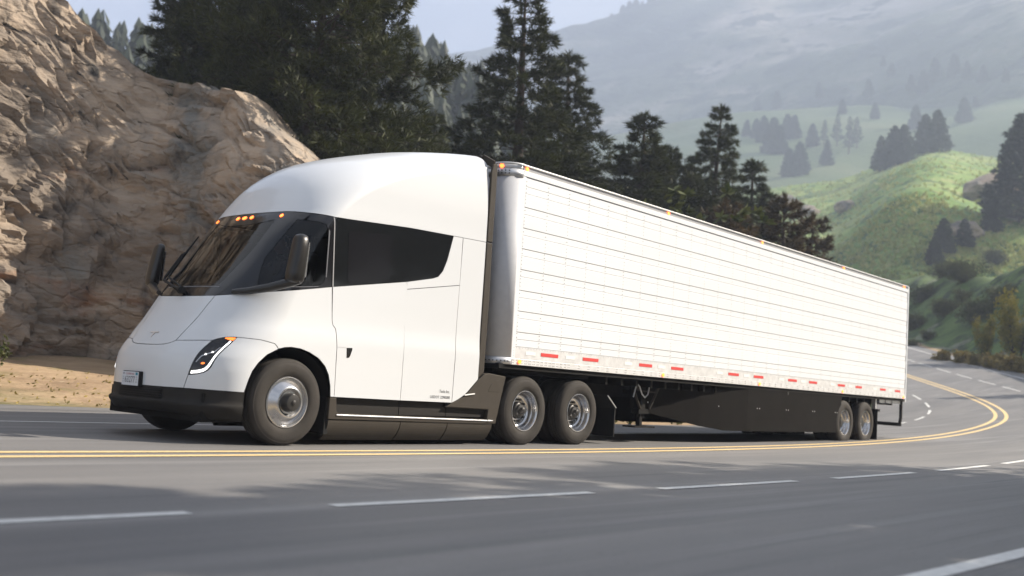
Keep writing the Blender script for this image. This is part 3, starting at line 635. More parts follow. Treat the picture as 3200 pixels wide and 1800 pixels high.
# the bank on the right
G5 = 'pines on the right bank'
for az, e0, e1, key, lab, wd in [(75.5, 9.7, 14.9, 'full', 'large dark conifer cut by the right picture edge above the bank', 1.25), (71.91, 8.1, 9.85, 'full', 'small dark pine on the bank rim, middle of three', 1.2),
    (72.89, 8.4, 9.85, 'far', 'small dark pine on the bank rim, right of three', 1.4), (71.45, 7.5, 8.95, 'full', 'small dark pine on the bank rim, left of three', 1.2), (74.10, 9.2, 10.65, 'full', 'small dark pine below the large right conifer', 1.3)]:
    s_ = sight(az, e0)
    if s_:
        p, D = s_; plant(key, p.x, p.y, p.z-0.3, D*(math.tan(math.radians(e1))-math.tan(math.radians(e0)))+0.3, lab, G5, wd)
G6 = 'bushes growing on the shaded bank'
for az, el, h, key, lab in [(70.9, 5.6, 2.2, 'dark', 'dark bush at the top left of the shaded bank'), (71.9, 6.9, 2.0, 'dark', 'dark bush under the three small rim pines'), (73.0, 6.7, 2.6, 'dark', 'wide dark bush in the middle of the bank'),
    (74.4, 7.6, 2.6, 'dark', 'dark bush high on the right of the bank'), (70.6, 4.2, 1.8, 'dark', 'dark bush low at the trailer rear edge'), (72.0, 4.9, 2.0, 'dark', 'dark bush in the lower middle of the bank'),
    (73.6, 4.7, 2.4, 'dark', 'dark bush left of the yellow green tree'), (74.6, 5.7, 2.0, 'shrub', 'green bush behind the yellow green tree'), (71.3, 3.7, 1.2, 'shrub', 'low green bush at the foot of the bank'),
    (72.9, 5.7, 1.6, 'shrub', 'round green bush catching light on the bank'), (70.5, 3.3, 1.0, 'shrub', 'small bush at the road edge by the trailer corner')]:
    s_ = sight(az, el)
    if s_: plant(key, s_[0].x, s_[0].y, s_[0].z-0.3, h, lab, G6, 1.25)
for az, el, h, key, lab, wd in [(75.4, 2.6, 5.6, 'yellow', 'yellow green leafy tree at the right picture edge by the road', 0.85), (73.9, 2.75, 3.6, 'yellow', 'smaller yellow green leafy tree at the road edge', 0.7)]:
    s_ = sight(az, el)
    if s_: plant(key, s_[0].x, s_[0].y, s_[0].z-0.2, h, lab, 'yellow green roadside trees', wd)
for az, el, h, lab in [(72.0, 2.62, 0.8, 'dry yellow tuft leftmost along the far road edge'), (72.9, 2.55, 0.9, 'dry yellow tuft second along the far road edge'), (73.6, 2.45, 0.9, 'dry yellow tuft below the smaller yellow tree'),
    (74.4, 2.35, 1.1, 'bright dry bush between the two yellow trees'), (75.2, 2.25, 1.1, 'bright dry bush at the foot of the large yellow tree'), (75.7, 2.2, 0.9, 'dry bush cut by the right picture edge')]:
    s_ = sight(az, el)
    if s_: plant('dry', s_[0].x, s_[0].y, s_[0].z-0.1, h, lab, 'dry bushes along the far road edge', 1.2)
x, y = at(21.9, 21.5); plant('shrub', x, y, land_z(x, y)-0.1, 1.0, 'small bright green bush at the left picture edge before the rock', None, 0.9)
# trees beyond the right edge of the road that throw their shade over the near lanes
G7 = 'roadside pines outside the frame'
for k, (x, y, h, key, wd, lab) in enumerate([(3.0, -13.0, 9.6, 'cone', 1.3, 'roadside pine nearest the camera, outside the right of the frame'), (8.0, -13.2, 11.4, 'broad', 1.2, 'second roadside pine from the camera, outside the right of the frame'),
        (16.4, -13.4, 12.4, 'broad', 1.1, 'third roadside pine from the camera, outside the right of the frame'), (20.0, -15.5, 10.0, 'cone', 1.0, 'slim fourth roadside pine from the camera, outside the right of the frame'),
        (29.0, -14.2, 8.4, 'broad', 1.0, 'fifth roadside pine from the camera, outside the right of the frame'), (46.0, -10.6, 7.5, 'thin', 0.9, 'thin sixth roadside pine, outside the right of the frame'),
        (53.0, -8.6, 8.0, 'thin', 1.0, 'thin seventh roadside pine, outside the right of the frame'), (63.5, -4.0, 9.0, 'thin', 1.0, 'thin last roadside pine up the bend, outside the right of the frame')]):
    plant(key, x, y, land_z(x, y)-0.2, h, lab, G7, wd)
# the wood on the dark hill: one mass
def wood():
    rng = np.random.default_rng(4); P = []; VV = []; FF = []; n0 = 0; rnd = random.Random(4)
    for i in range(1500):
        t = rnd.random(); o_ = 135-34*t*t-rnd.random()**0.7*66; x = CAM.x+1.3*(22+125*t)+rnd.uniform(-5, 5); y = CAM.y+1.3*o_
        h = bvh(bpy.data.objects['forest_hill']).ray_cast(Vector((x, y, 1500)), Vector((0, 0, -1)))
        if h[0] is None: continue
        z = h[0].z; H = rnd.uniform(6.5, 13); R = H*rnd.uniform(0.2, 0.32); a0 = rnd.random()*6
        for w in range(7):
            q = w/7; zz = z+H*(0.12+0.88*q); r = R*(1-q)**0.7+0.25
            for b in range(6):
                a = a0+w*1.1+b*math.pi/3+rnd.uniform(-.3, .3); rr = r*rnd.uniform(.7, 1.25)
                c = (x, y, zz+H*0.14); p = (x+rr*math.cos(a-.5)*.8, y+rr*math.sin(a-.5)*.8, zz-.02*H); q_ = (x+rr*math.cos(a), y+rr*math.sin(a), zz-.10*H*rnd.uniform(.4, 1.3)); s_ = (x+rr*math.cos(a+.5)*.8, y+rr*math.sin(a+.5)*.8, zz-.02*H)
                VV += [c, p, q_, s_]; FF.append((n0, n0+1, n0+2, n0+3)); n0 += 4
    o = link('forest', tri_mesh('forest', VV, FF, M['needles_far'])); tag(o, 'dark mass of pine forest on the blue hill behind the cab', 'forest', kind='stuff')
wood()
# boulders on the meadow
def boulder(name, p, r, label, group):
    bm = bmesh.new(); bmesh.ops.create_icosphere(bm, subdivisions=3, radius=1.0)
    for v in bm.verts:
        d = 1+0.35*fbm(v.co*1.3+Vector(p), 3)+0.15*abs(noise.noise(v.co*3)); v.co = Vector((v.co.x*1.5, v.co.y*1.1, v.co.z*0.75))*d*r
    me = bpy.data.meshes.new(name); bm.to_mesh(me); bm.free(); me.materials.append(M['rock'])
    tag(link(name, me, None, p), label, 'rock', group)
for az, el, r, lab in [(63.9, 10.3, 4.4, 'grey boulder at the left end of the green meadow'), (65.1, 10.0, 2.7, 'grey boulder left of the meadow path'), (67.0, 10.3, 2.5, 'pale boulder in the upper left of the meadow'), (74.4, 10.6, 5.6, 'pale rock in the meadow beside the large conifer'), (72.9, 9.1, 2.2, 'pale rock above the small rim pines')]:
    s_ = sight(az, el)
    if s_: boulder('boulder', s_[0]+Vector((0, 0, 0.2*r)), r, lab, 'boulders on the meadow')
# leaf litter and grass tufts on the verge
def verge_tufts():
    rng = np.random.default_rng(2); rnd = random.Random(5); P = []
    for i in range(1500):
        s = rnd.uniform(8, 60); d = -inner_edge(s)-rnd.uniform(0.2, 5.5); p = road_pt(s, d); p.z = land_z(p.x, p.y)-0.02; P.append(p)
    V, F = blades(rng, np.array(P), np.tile([0, 0, 1.0], (len(P), 1)), 7, 0.26, 0.035, 0.45)
    tag(link('grass', tri_mesh('grass', V, F, M['shrubleaf'])), 'rough grass on the verge behind the trailer', 'grass', kind='stuff')
    P = []
    for i in range(900):
        s = rnd.uniform(-14, 12); d = -inner_edge(s)-rnd.uniform(0.1, 5.0); p = road_pt(s, d); p.z = land_z(p.x, p.y)+0.01; P.append(p)
    V, F = blades(rng, np.array(P), np.tile([1.0, 0, 0.1], (len(P), 1)), 2, 0.07, 0.04, 0.6)
    tag(link('leaf_litter', tri_mesh('leaf_litter', V, F, M['drygrass'])), 'dry fallen leaves scattered on the dirt before the rock', 'leaf litter', kind='stuff')
verge_tufts()

def meadow_tufts():
    rng = np.random.default_rng(8); rnd = random.Random(8); P = []
    for i in range(7000):
        az, el = rnd.uniform(61, 76), rnd.uniform(5.0, 13.6); a, e = math.radians(az), math.radians(el)
        h = bvh(bpy.data.objects['meadow_hill']).ray_cast(CAM, Vector((math.sin(a)*math.cos(e), math.cos(a)*math.cos(e), math.sin(e))))
        if h[0] is not None and (fbm(h[0]*0.03, 3) > -0.15 or rnd.random() < 0.3): P.append(h[0])
    V, F = blades(rng, np.array(P), np.tile([0, 0, 1.0], (len(P), 1)), 6, 0.75, 0.22, 0.7)
    tag(link('meadow_tufts', tri_mesh('meadow_tufts', V, F, M['meadowtuft'])), 'rough tufts of grass and weeds over the sunlit meadow', 'grass', kind='stuff')
M['meadowtuft'] = leaf_mat('meadow_tuft', (0.13, 0.22, 0.05), (0.46, 0.45, 0.15), 0.05, 0.45)
meadow_tufts()
# ------------------------------------------------------------------ tractor body surface
YC = 1.295
PROF = np.array([[0.25,-1.13,.64,1.235],[0.40,-1.165,.66,1.245],[0.62,-1.175,.68,1.245],[0.80,-1.18,.70,1.245],[0.95,-1.165,.74,1.245],[1.07,-1.115,.78,1.245],[1.14,-1.07,.80,1.245],
 [1.25,-1.00,.80,1.244],[1.38,-.91,.79,1.232],[1.50,-.835,.77,1.224],[1.68,-.715,.72,1.222],[2.20,-.335,.62,1.222],[2.74,.055,.52,1.222],[2.82,.12,.52,1.222],[3.00,.225,.60,1.22],[3.20,.36,.75,1.22],[3.40,.56,.95,1.215],[3.60,.87,1.2,1.205],
 [3.75,1.24,1.4,1.195],[3.90,1.72,1.5,1.175],[4.00,2.08,1.4,1.14],[4.06,2.36,1.2,1.10],[4.10,2.58,1.0,1.05],[4.14,2.86,.7,.96],[4.165,3.1,.4,.85]])
def _pchip(c):
    xs, ys = PROF[:, 0], PROF[:, c]; h = np.diff(xs); d = np.diff(ys)/h; m = np.zeros(len(xs))
    for i in range(1, len(xs)-1):
        if d[i-1]*d[i] > 0:
            w1 = 2*h[i]+h[i-1]; w2 = h[i]+2*h[i-1]; m[i] = (w1+w2)/(w1/d[i-1]+w2/d[i])
    m[0] = d[0]; m[-1] = d[-1]
    def f(x):
        x = np.clip(x, xs[0], xs[-1]); i = np.clip(np.searchsorted(xs, x)-1, 0, len(xs)-2); t = (x-xs[i])/h[i]
        return (2*t**3-3*t**2+1)*ys[i]+(t**3-2*t**2+t)*h[i]*m[i]+(-2*t**3+3*t**2)*ys[i+1]+(t**3-t**2)*h[i]*m[i+1]
    return f
XN, DP, HW = _pchip(1), _pchip(2), _pchip(3)
def surf(tau, z):
    """near side: tau <= 0 runs back along the flank in metres, 0..1 round the corner to the middle of the nose, 1..2 the far corner"""
    tau = np.asarray(tau, float); z = np.asarray(z, float)
    xn, D, hw = XN(z), DP(z), HW(z); far = tau > 1; t = np.where(far, 2-tau, tau); th = np.clip(t, 0, 1)*np.pi/2
    x = np.where(t <= 0, xn+D-t, xn+D-D*np.sin(th)); hy = np.where(t <= 0, hw, hw*np.abs(np.cos(th))**(2/2.3))
    return np.stack([x, np.where(far, YC+hy, YC-hy), z], -1)
def surf_n(tau, z):
    e = 1e-3; a = surf(tau+e, z)-surf(tau-e, z); b = surf(tau, z+e)-surf(tau, z-e); n = np.cross(b, a); return n/np.linalg.norm(n, axis=-1)[..., None]
def T(p):
    k = p[0]
    if k == 't': return (p[1], p[2])
    z = p[2]; xn, D, hw = float(XN(z)), float(DP(z)), float(HW(z))
    if k == 'x':
        xs_ = xn+D
        return (xs_-p[1], z) if p[1] >= xs_ else (2/math.pi*math.asin(min(1, (xs_-p[1])/D)), z)
    c = min(1.0, (YC-p[1])/hw); return (2/math.pi*math.acos(max(0, c)**1.15), z)
def outline(pts, closed=True):
    out = []; n = len(pts)
    for i in range(n if closed else n-1):
        a, b = pts[i], pts[(i+1) % n]
        m = max(2, int(abs(a[2]-b[2])/0.06)+1) if (a[0] == b[0] and a[0] != 't') else 3
        for k in range(m):
            f = k/m
            if a[0] == b[0]: out.append(T((a[0], a[1]+(b[1]-a[1])*f, a[2]+(b[2]-a[2])*f)))
            else:
                p, q = T(a), T(b); out.append((p[0]+(q[0]-p[0])*f, p[1]+(q[1]-p[1])*f))
    return out
def sx(t): return 1.0 if t <= 0 else 1.5
def shrink(poly, d):
    n = len(poly); a = sum(poly[i][0]*poly[(i+1) % n][1]-poly[(i+1) % n][0]*poly[i][1] for i in range(n)); sg = 1 if a > 0 else -1; out = []
    for i in range(n):
        p0, p, p1 = [np.array((q[0]*sx(q[0]), q[1])) for q in (poly[i-1], poly[i], poly[(i+1) % n])]
        e0, e1 = p-p0, p1-p; l0, l1 = np.linalg.norm(e0), np.linalg.norm(e1)
        if l0 < 1e-9 or l1 < 1e-9: out.append(poly[i]); continue
        n0 = np.array((-e0[1], e0[0]))/l0*sg; n1 = np.array((-e1[1], e1[0]))/l1*sg; b = n0+n1; L = np.linalg.norm(b)
        b = n0 if L < 1e-6 else b/L; c = max(0.45, b.dot(n0)); q = p+b*d/c
        out.append((poly[i][0]+(q[0]-p[0])/sx(poly[i][0]), q[1]))
    return out
def mirror_poly(half): return half+[(2-t, z) for t, z in reversed(half)]
def panel(name, poly, material, parent, off=0.0, holes=(), gap=0.004, rim=0.02, far=False, step=(0.22, 0.05, 0.09), both=False):
    """a body panel: outline in (tau, z), filled, laid on the body surface, with an edge turned inwards"""
    poly = shrink(poly, gap) if gap else poly
    bm = bmesh.new()
    loops = [poly]+[shrink(h, -gap) if gap else h for h in holes]
    for lp in loops:
        vs = [bm.verts.new((t, 0, z)) for t, z in lp]
        for i in range(len(vs)): bm.edges.new((vs[i], vs[(i+1) % len(vs)]))
    bmesh.ops.triangle_fill(bm, use_beauty=True, edges=bm.edges[:])
    t0, t1 = min(p[0] for p in poly), max(p[0] for p in poly); z0, z1 = min(p[1] for p in poly), max(p[1] for p in poly)
    cuts = [(x, 0) for x in np.arange(math.floor(t0/step[0])*step[0], min(t1, 0), step[0])]+[(x, 0) for x in np.arange(max(0, math.floor(t0/step[1])*step[1]), t1, step[1])]
    zs = np.arange(math.floor(z0/step[2])*step[2], z1, step[2])
    if z1 > 3.9: zs = np.concatenate([zs[zs < 3.85], [3.85, 3.9, 3.94, 3.97, 4.0, 4.02, 4.04, 4.06, 4.075, 4.09, 4.1, 4.11, 4.12, 4.13, 4.14, 4.15, 4.158]])
    cuts += [(z, 1) for z in zs]
    for c, ax in cuts:
        bmesh.ops.bisect_plane(bm, geom=bm.verts[:]+bm.edges[:]+bm.faces[:], dist=1e-6, plane_co=(c, 0, 0) if ax == 0 else (0, 0, c), plane_no=(1, 0, 0) if ax == 0 else (0, 0, 1))
    bm.verts.index_update(); A = np.array([(v.co.x, v.co.z) for v in bm.verts]); P = surf(A[:, 0], A[:, 1]); N = surf_n(A[:, 0], A[:, 1])
    if N[np.argmin(np.abs(A[:, 0]-A[:, 0].mean()))].dot(P[np.argmin(np.abs(A[:, 0]-A[:, 0].mean()))]-np.array([1.6, YC, 2.0])) < 0: N = -N
    V = list(P+N*off); NN = list(N); Fs = []
    for f in bm.faces:
        ix = [v.index for v in f.verts]; nn = np.cross(V[ix[1]]-V[ix[0]], V[ix[2]]-V[ix[0]])
        Fs.append(tuple(ix if nn.dot(N[ix[0]]) > 0 else reversed(ix)))
    bm.free()
    if rim:
        for lp in loops:
            B = np.array(lp); Pb = surf(B[:, 0], B[:, 1]); Nb = surf_n(B[:, 0], B[:, 1]); n = len(lp)
            if Nb[0].dot(N[np.argmin(((A-B[0])**2).sum(1))]) < 0: Nb = -Nb
            c = Pb.mean(0); k0 = len(V)
            for i in range(n):
                tg = Pb[(i+1) % n]-Pb[i-1]; o = np.cross(tg, Nb[i]); o = o/(np.linalg.norm(o)+1e-9)
                V += [Pb[i]+Nb[i]*off, Pb[i]+Nb[i]*(off-rim)]; NN += [o, o]
            for i in range(n):
                a, b = k0+2*i, k0+2*((i+1) % n); Fs.append((a, b, b+1, a+1))
    def make(V, NN, Fs):
        me = mesh(name, V, Fs, material, True); me.normals_split_custom_set_from_vertices([tuple(q) for q in NN]); return link(name, me, parent)
    o = make(V, NN, Fs)
    if far:
        V2 = [(p[0], 2*YC-p[1], p[2]) for p in V]; N2 = [(p[0], -p[1], p[2]) for p in NN]; make(V2, N2, [tuple(reversed(f)) for f in Fs])
    return o

# ------------------------------------------------------------------ tractor
TRUCK = empty('truck_tractor'); tag(TRUCK, 'white rounded truck tractor with black wraparound windows and lit roof lamps', 'truck')
t_, x_, y_ = (lambda a, z: ('t', a, z)), (lambda a, z: ('x', a, z)), (lambda a, z: ('y', a, z))
WTOP = [t_(1.0, 2.806), t_(.874, 2.806), t_(.652, 2.813), t_(.565, 2.808), t_(.45, 2.797), t_(.30, 2.785), t_(.10, 2.767), x_(.70, 2.773), x_(1.78, 2.831), x_(2.59, 2.849)]
def outl(pts): return outline(pts, False)+[T(pts[-1])]
rear_top = [x_(3.26, z) for z in (2.862, 3.2, 3.6, 3.8, 3.9, 3.97, 4.02, 4.06, 4.09, 4.12, 4.145, 4.16)]
half = list(reversed(outl(WTOP+rear_top)))
tt = half[0]
half = [(1.0, 4.16)]+[(tt[0]+(1.0-tt[0])*f, 4.16) for f in (0.8, 0.6, 0.4, 0.2)]+half       # top edge, rear edge, lower edge, towards the nose
ring = half[1:-1]; poly = ring+[(1.0, 2.806)]+[(2-t, z) for t, z in reversed(ring)]+[(1.0, 4.16)]
roof = panel('roof_fairing', poly, M['paint'], TRUCK, gap=0.003, step=(0.22, 0.04, 0.07))
cap = MB(); pts = [tuple(surf(t, 4.157)) for t in np.linspace(tt[0], 2-tt[0], 40)]; cap.add(pts, [tuple(range(40))]); cap.build('roof_cap', M['paint'], TRUCK)
# windows
BELT = [t_(1.0, 1.672), t_(.86, 1.675), t_(.72, 1.684)]
gl = [(1.0, 2.635), (.90, 2.64), (.80, 2.665), (.715, 2.70), (.70, 2.69), (.70, 2.50), (.705, 2.26), (.74, 1.95), (.752, 1.86), (.765, 1.81), (.80, 1.795), (1.0, 1.785)]
glass = gl[:-1]+[(1.0, 1.785)]+[(2-t, z) for t, z in reversed(gl[1:-1])]
gl_poly = outline([t_(*p) for p in glass])
ap = [t_(.565, 2.808), t_(.536, 2.786), t_(.552, 2.338), t_(.572, 2.191), t_(.617, 1.914), t_(.70, 1.70), t_(.72, 1.684)]
ws_half = outl([t_(1.0, 2.806), t_(.874, 2.806), t_(.652, 2.813)]+ap+[t_(.86, 1.675), t_(1.0, 1.672)])
ws_poly = ws_half[:-1]+[(1.0, 1.672)]+[(2-t, z) for t, z in reversed(ws_half[1:-1])]
panel('windscreen_frame', ws_poly, M['gloss'], TRUCK, holes=[gl_poly], gap=0.002, off=-0.002)
panel('windscreen', gl_poly, M['wglass'], TRUCK, off=-0.006, gap=0.001, rim=0)
panel('cowl_line', outline([t_(.74, 1.792), t_(1.26, 1.792), t_(1.26, 1.798), t_(.74, 1.798)]), M['backing'], TRUCK, off=0.002, gap=0, rim=0.004)
dg = [t_(.503, 2.701), t_(.40, 2.697), t_(.25, 2.683), t_(.14, 2.660), t_(.095, 2.62), x_(.425, 2.50), x_(.44, 2.20), x_(.44, 2.02), x_(.405, 1.94), x_(.33, 1.905), x_(.15, 1.875), t_(.325, 1.812), t_(.42, 1.80), t_(.478, 1.88), t_(.53, 2.03), t_(.567, 2.191), t_(.548, 2.338)]
dgp = outline(dg)
fr = [t_(.560, 2.805), t_(.45, 2.797), t_(.30, 2.785), t_(.10, 2.767), x_(.49, 2.760), x_(.545, 1.912), t_(.467, 1.729), t_(.58, 1.706), t_(.708, 1.690), t_(.621, 1.914), t_(.576, 2.191), t_(.556, 2.338), t_(.540, 2.786)]
fr = [t_(.553, 2.804), t_(.45, 2.797), t_(.30, 2.785), t_(.10, 2.767), x_(.49, 2.760), x_(.545, 1.912), t_(.467, 1.729), t_(.58, 1.706), t_(.700, 1.692), t_(.640, 1.86), t_(.585, 2.15), t_(.565, 2.34)]
dgp_in = outline([t_(.495, 2.695)]+dg[1:13]+[t_(.455, 1.88), t_(.505, 2.03), t_(.545, 2.191), t_(.535, 2.338)])
panel('side_window_frame', outline(fr), M['gloss'], TRUCK, holes=[dgp_in], gap=0.003, off=-0.003, far=True)
panel('side_window', dgp_in, M['sglass'], TRUCK, off=-0.007, gap=0.002, rim=0, far=True)
panel('window_seal', outline([x_(.432, 2.60), x_(.449, 2.58), x_(.452, 2.02), x_(.437, 2.02)]), M['seal'], TRUCK, off=0.001, gap=0, rim=0.003)
panel('window_seal', outline([x_(-.15, 1.828), x_(.15, 1.866), x_(.34, 1.893), x_(.34, 1.900), x_(.15, 1.874), x_(-.15, 1.836)]), M['seal'], TRUCK, off=0.001, gap=0, rim=0.003)
sl = [x_(.50, 2.762), x_(1.78, 2.831), x_(2.59, 2.849), x_(2.50, 2.503), x_(2.43, 2.342), x_(2.35, 2.257), x_(2.25, 2.222), x_(1.78, 2.123), x_(.555, 1.914)]
sw = panel('sleeper_window', outline(sl), M['dglass'], TRUCK, gap=0.003, off=-0.003, far=True)
pn = panel('pane', outline([x_(.74, 2.60), x_(.78, 2.64), x_(1.42, 2.685), x_(1.46, 2.65), x_(1.47, 2.12), x_(1.43, 2.075), x_(.83, 1.99), x_(.78, 2.02)]), M['gloss'], sw, off=0.0005, gap=0, rim=0.002, far=True)
panel('door_pillar_strip', outline([x_(.497, 2.760), x_(.512, 2.761), x_(.567, 1.916), x_(.552, 1.913)]), M['backing'], TRUCK, off=0.002, gap=0, rim=0.004, far=True)
# painted panels
hood = [t_(1.0, 1.067), t_(.92, 1.070), t_(.86, 1.078), t_(.82, 1.097), t_(.786, 1.129), t_(.742, 1.424), t_(.72, 1.684), t_(.86, 1.675), t_(1.0, 1.672)]
hh = outl(hood); panel('hood', [(1.0, 1.067)]+hh[1:-1]+[(1.0, 1.672)]+[(2-t, z) for t, z in reversed(hh[1:-1])], M['paint'], TRUCK, gap=0.0035)
fa = [t_(1.0, .596), t_(.80, .597), t_(.617, .601), t_(.590, .751), t_(.567, .901), t_(.545, 1.028), t_(.515, 1.153), t_(.786, 1.129), t_(.82, 1.097), t_(.86, 1.078), t_(.92, 1.070), t_(1.0, 1.067)]
hh = outl(fa); panel('front_panel', [(1.0, .596)]+hh[1:-1]+[(1.0, 1.067)]+[(2-t, z) for t, z in reversed(hh[1:-1])], M['paint'], TRUCK, gap=0.0035)
DOORLINE = [x_(.548, 1.913), x_(.59, 1.50), x_(.605, 1.455), x_(.645, 1.415), x_(.66, 1.36), x_(.68, 1.19), x_(.70, .586)]
uf = [t_(.72, 1.684), t_(.58, 1.706), t_(.467, 1.729)]+DOORLINE+[x_(.64, .588), x_(.625, .721), x_(.585, .85), x_(.52, .951), x_(.41, 1.04), x_(.27, 1.10), x_(.13, 1.135), x_(0, 1.143), x_(-.10, 1.133), x_(-.18, 1.111), t_(-.02, 1.165), t_(.149, 1.198), t_(.345, 1.207), t_(.40, 1.203), t_(.446, 1.194), t_(.48, 1.178), t_(.515, 1.153), t_(.786, 1.129), t_(.742, 1.424)]
panel('upper_fender', outline(uf), M['paint'], TRUCK, gap=0.0035, far=True)
lf = [t_(.345, 1.207), t_(.149, 1.198), t_(-.02, 1.165), x_(-.18, 1.111), x_(-.33, 1.035), x_(-.44, .937), x_(-.51, .84), x_(-.55, .737), x_(-.59, .594), t_(.30, .598), t_(.617, .601), t_(.590, .751), t_(.52, .766), t_(.464, .789), t_(.435, .815), t_(.417, .851), t_(.405, .92), t_(.390, .997), t_(.372, 1.08), t_(.358, 1.155)]
panel('lower_fender', outline(lf), M['paint'], TRUCK, gap=0.0035, far=True)
dr = list(reversed([x_(.552, 1.915)]+DOORLINE[1:]))+[]
dp = outline([x_(.556, 1.915), x_(1.78, 2.121), x_(1.80, 2.041), x_(1.80, .578)]+list(reversed(DOORLINE[1:])))
door = panel('door', dp, M['paint'], TRUCK, gap=0.0035, far=True)
panel('handle', outline([x_(.835, 1.192), x_(.925, 1.197), x_(.925, 1.17), x_(.90, 1.10), x_(.885, 1.075), x_(.845, 1.068)]), M['gloss'], door, off=0.002, gap=0, rim=0.006)
panel('handle_line', outline([x_(.69, 1.191), x_(.835, 1.192), x_(.835, 1.195), x_(.69, 1.194)]), M['backing'], door, off=0.0015, gap=0, rim=0.002)
panel('rear_panel', outline([x_(1.79, 2.022), x_(2.78, 2.188), x_(2.76, .576), x_(1.80, .578)]), M['paint'], TRUCK, gap=0.0035, far=True)
panel('window_corner_panel', outline([x_(1.78, 2.121), x_(2.25, 2.222), x_(2.35, 2.257), x_(2.43, 2.342), x_(2.50, 2.503), x_(2.59, 2.849), x_(2.78, 2.853), x_(2.78, 2.190), x_(1.79, 2.024)]), M['paint'], TRUCK, gap=0.0035, far=True)
panel('rear_corner_panel', outline([x_(2.782, 2.853), x_(3.26, 2.861), x_(3.26, .92), x_(3.23, .89), x_(3.06, .735), x_(2.99, .685), x_(2.90, .635), x_(2.82, .60), x_(2.762, .576)]), M['paint'], TRUCK, gap=0.0035, far=True)
# bumper: a black skirt that wraps the nose
def bumper():
    rows = [(0.596, 0.0), (0.50, -0.002), (0.46, 0.004), (0.445, 0.03), (0.425, 0.045), (0.40, 0.042), (0.36, 0.022), (0.30, -0.01), (0.27, -0.05), (0.262, -0.12)]
    ts = np.concatenate([[T(x_(-.585, .59))[0]], np.linspace(.14, 1.86, 70), [2-T(x_(-.585, .59))[0]]]); V = []; n = len(ts)
    for z, o in rows:
        zz = np.full(n, max(z, 0.26)); fr_ = np.clip(np.minimum(ts, 2-ts)/0.35, 0, 1)
        P = surf(ts, zz); N = surf_n(ts, zz)
        if N[n//2][0] > 0: N = -N
        lift = 0.05*np.clip((np.minimum(ts, 2-ts)-.45)/.3, 0, 1)*np.clip((0.46-z)/0.15, 0, 1)
        P = P+N*(o*fr_)[:, None]; P[:, 2] = z+lift; V += list(P)
    F = [(i*n+j, i*n+j+1, (i+1)*n+j+1, (i+1)*n+j) for i in range(len(rows)-1) for j in range(n-1)]
    me = mesh('bumper', V, F, M['bumper'], True); bm = bmesh.new(); bm.from_mesh(me); bmesh.ops.recalc_face_normals(bm, faces=bm.faces); bm.to_mesh(me); bm.free()
    b = link('bumper', me, TRUCK)
    g = panel('grille', outline([t_(.79, .435), t_(1.21, .435), t_(1.21, .572), t_(.79, .572)]), M['black'], b, off=0.004, gap=0, rim=0.01)
    for k in range(5):
        z = .452+k*.026; panel('slat', outline([t_(.80, z), t_(1.20, z), t_(1.20, z+.010), t_(.80, z+.010)]), M['bumper'], b, off=0.016, gap=0, rim=0.014)
    return b
bump = bumper()
u = MB(); u.box(-.95, -.55, .30, 2.29, .24, .56); u.build('undertray', M['dark'], TRUCK)
# headlights
hl = [t_(.590, .751), t_(.567, .901), t_(.545, 1.028), t_(.515, 1.153), t_(.48, 1.178), t_(.446, 1.194), t_(.40, 1.203), t_(.345, 1.207), t_(.358, 1.155), t_(.372, 1.08), t_(.390, .997), t_(.405, .92), t_(.417, .851), t_(.435, .815), t_(.464, .789), t_(.52, .766)]
for far in (False, True):
    def fl(p): return [(2-t, z) for t, z in p] if far else p
    H = panel('headlight', fl(outline(hl)), M['gloss'], TRUCK, off=-0.004, gap=0.002)
    panel('running_light', fl(outline([t_(.572, .768), t_(.52, .778), t_(.475, .797), t_(.448, .822), t_(.430, .862), t_(.416, .93), t_(.402, 1.0), t_(.386, 1.08), t_(.370, 1.155), t_(.382, 1.160), t_(.399, 1.08), t_(.416, 1.0), t_(.431, .93), t_(.446, .872), t_(.464, .840), t_(.487, .822), t_(.525, .808), t_(.568, .800)])), M['led'], H, off=0.002, gap=0, rim=0.006)
    panel('turn_signal', fl(outline([t_(.352, 1.198), t_(.362, 1.165), t_(.395, 1.172), t_(.432, 1.184), t_(.43, 1.192), t_(.39, 1.199)])), M['indicator'], H, off=0.002, gap=0, rim=0.006)
    panel('lens_ridge', fl(outline([t_(.548, .90), t_(.52, .975), t_(.48, 1.005), t_(.44, 1.03), t_(.418, 1.08), t_(.412, 1.08), t_(.434, 1.022), t_(.478, .995), t_(.515, .965), t_(.542, .897)])), M['alu'], H, off=0.001, gap=0, rim=0.003)
    for a, z in ((.492, .992), (.45, 1.020)): panel('projector', fl(outline([t_(a-.007, z-.008), t_(a+.007, z-.008), t_(a+.007, z+.008), t_(a-.007, z+.008)])), M['led'], H, off=0.003, gap=0, rim=0.004)
    panel('reflector', fl(outline([t_(.475, .885), t_(.495, .877), t_(.507, .887), t_(.495, .90), t_(.478, .90)])), M['indicator'], H, off=0.001, gap=0, rim=0.003)
for a, z in ((1.368, 2.743), (1.054, 2.742), (1.0, 2.742), (.944, 2.744), (.672, 2.752), (.632, 2.752)):
    if a == .632: continue
    panel('roof_lamp', [(a+.0135*math.cos(k*math.pi/5), z+.021*math.sin(k*math.pi/5)) for k in range(10)], M['amber'], TRUCK, off=0.006, gap=0, rim=0.008)
panel('emblem', [(1.032, 1.222), (.974, 1.222), (.972, 1.212), (.992, 1.206), (.997, 1.205), (1.003, 1.150), (1.009, 1.205), (1.014, 1.206), (1.034, 1.212)], M['emblem'], TRUCK, off=0.005, gap=0, rim=0.005)

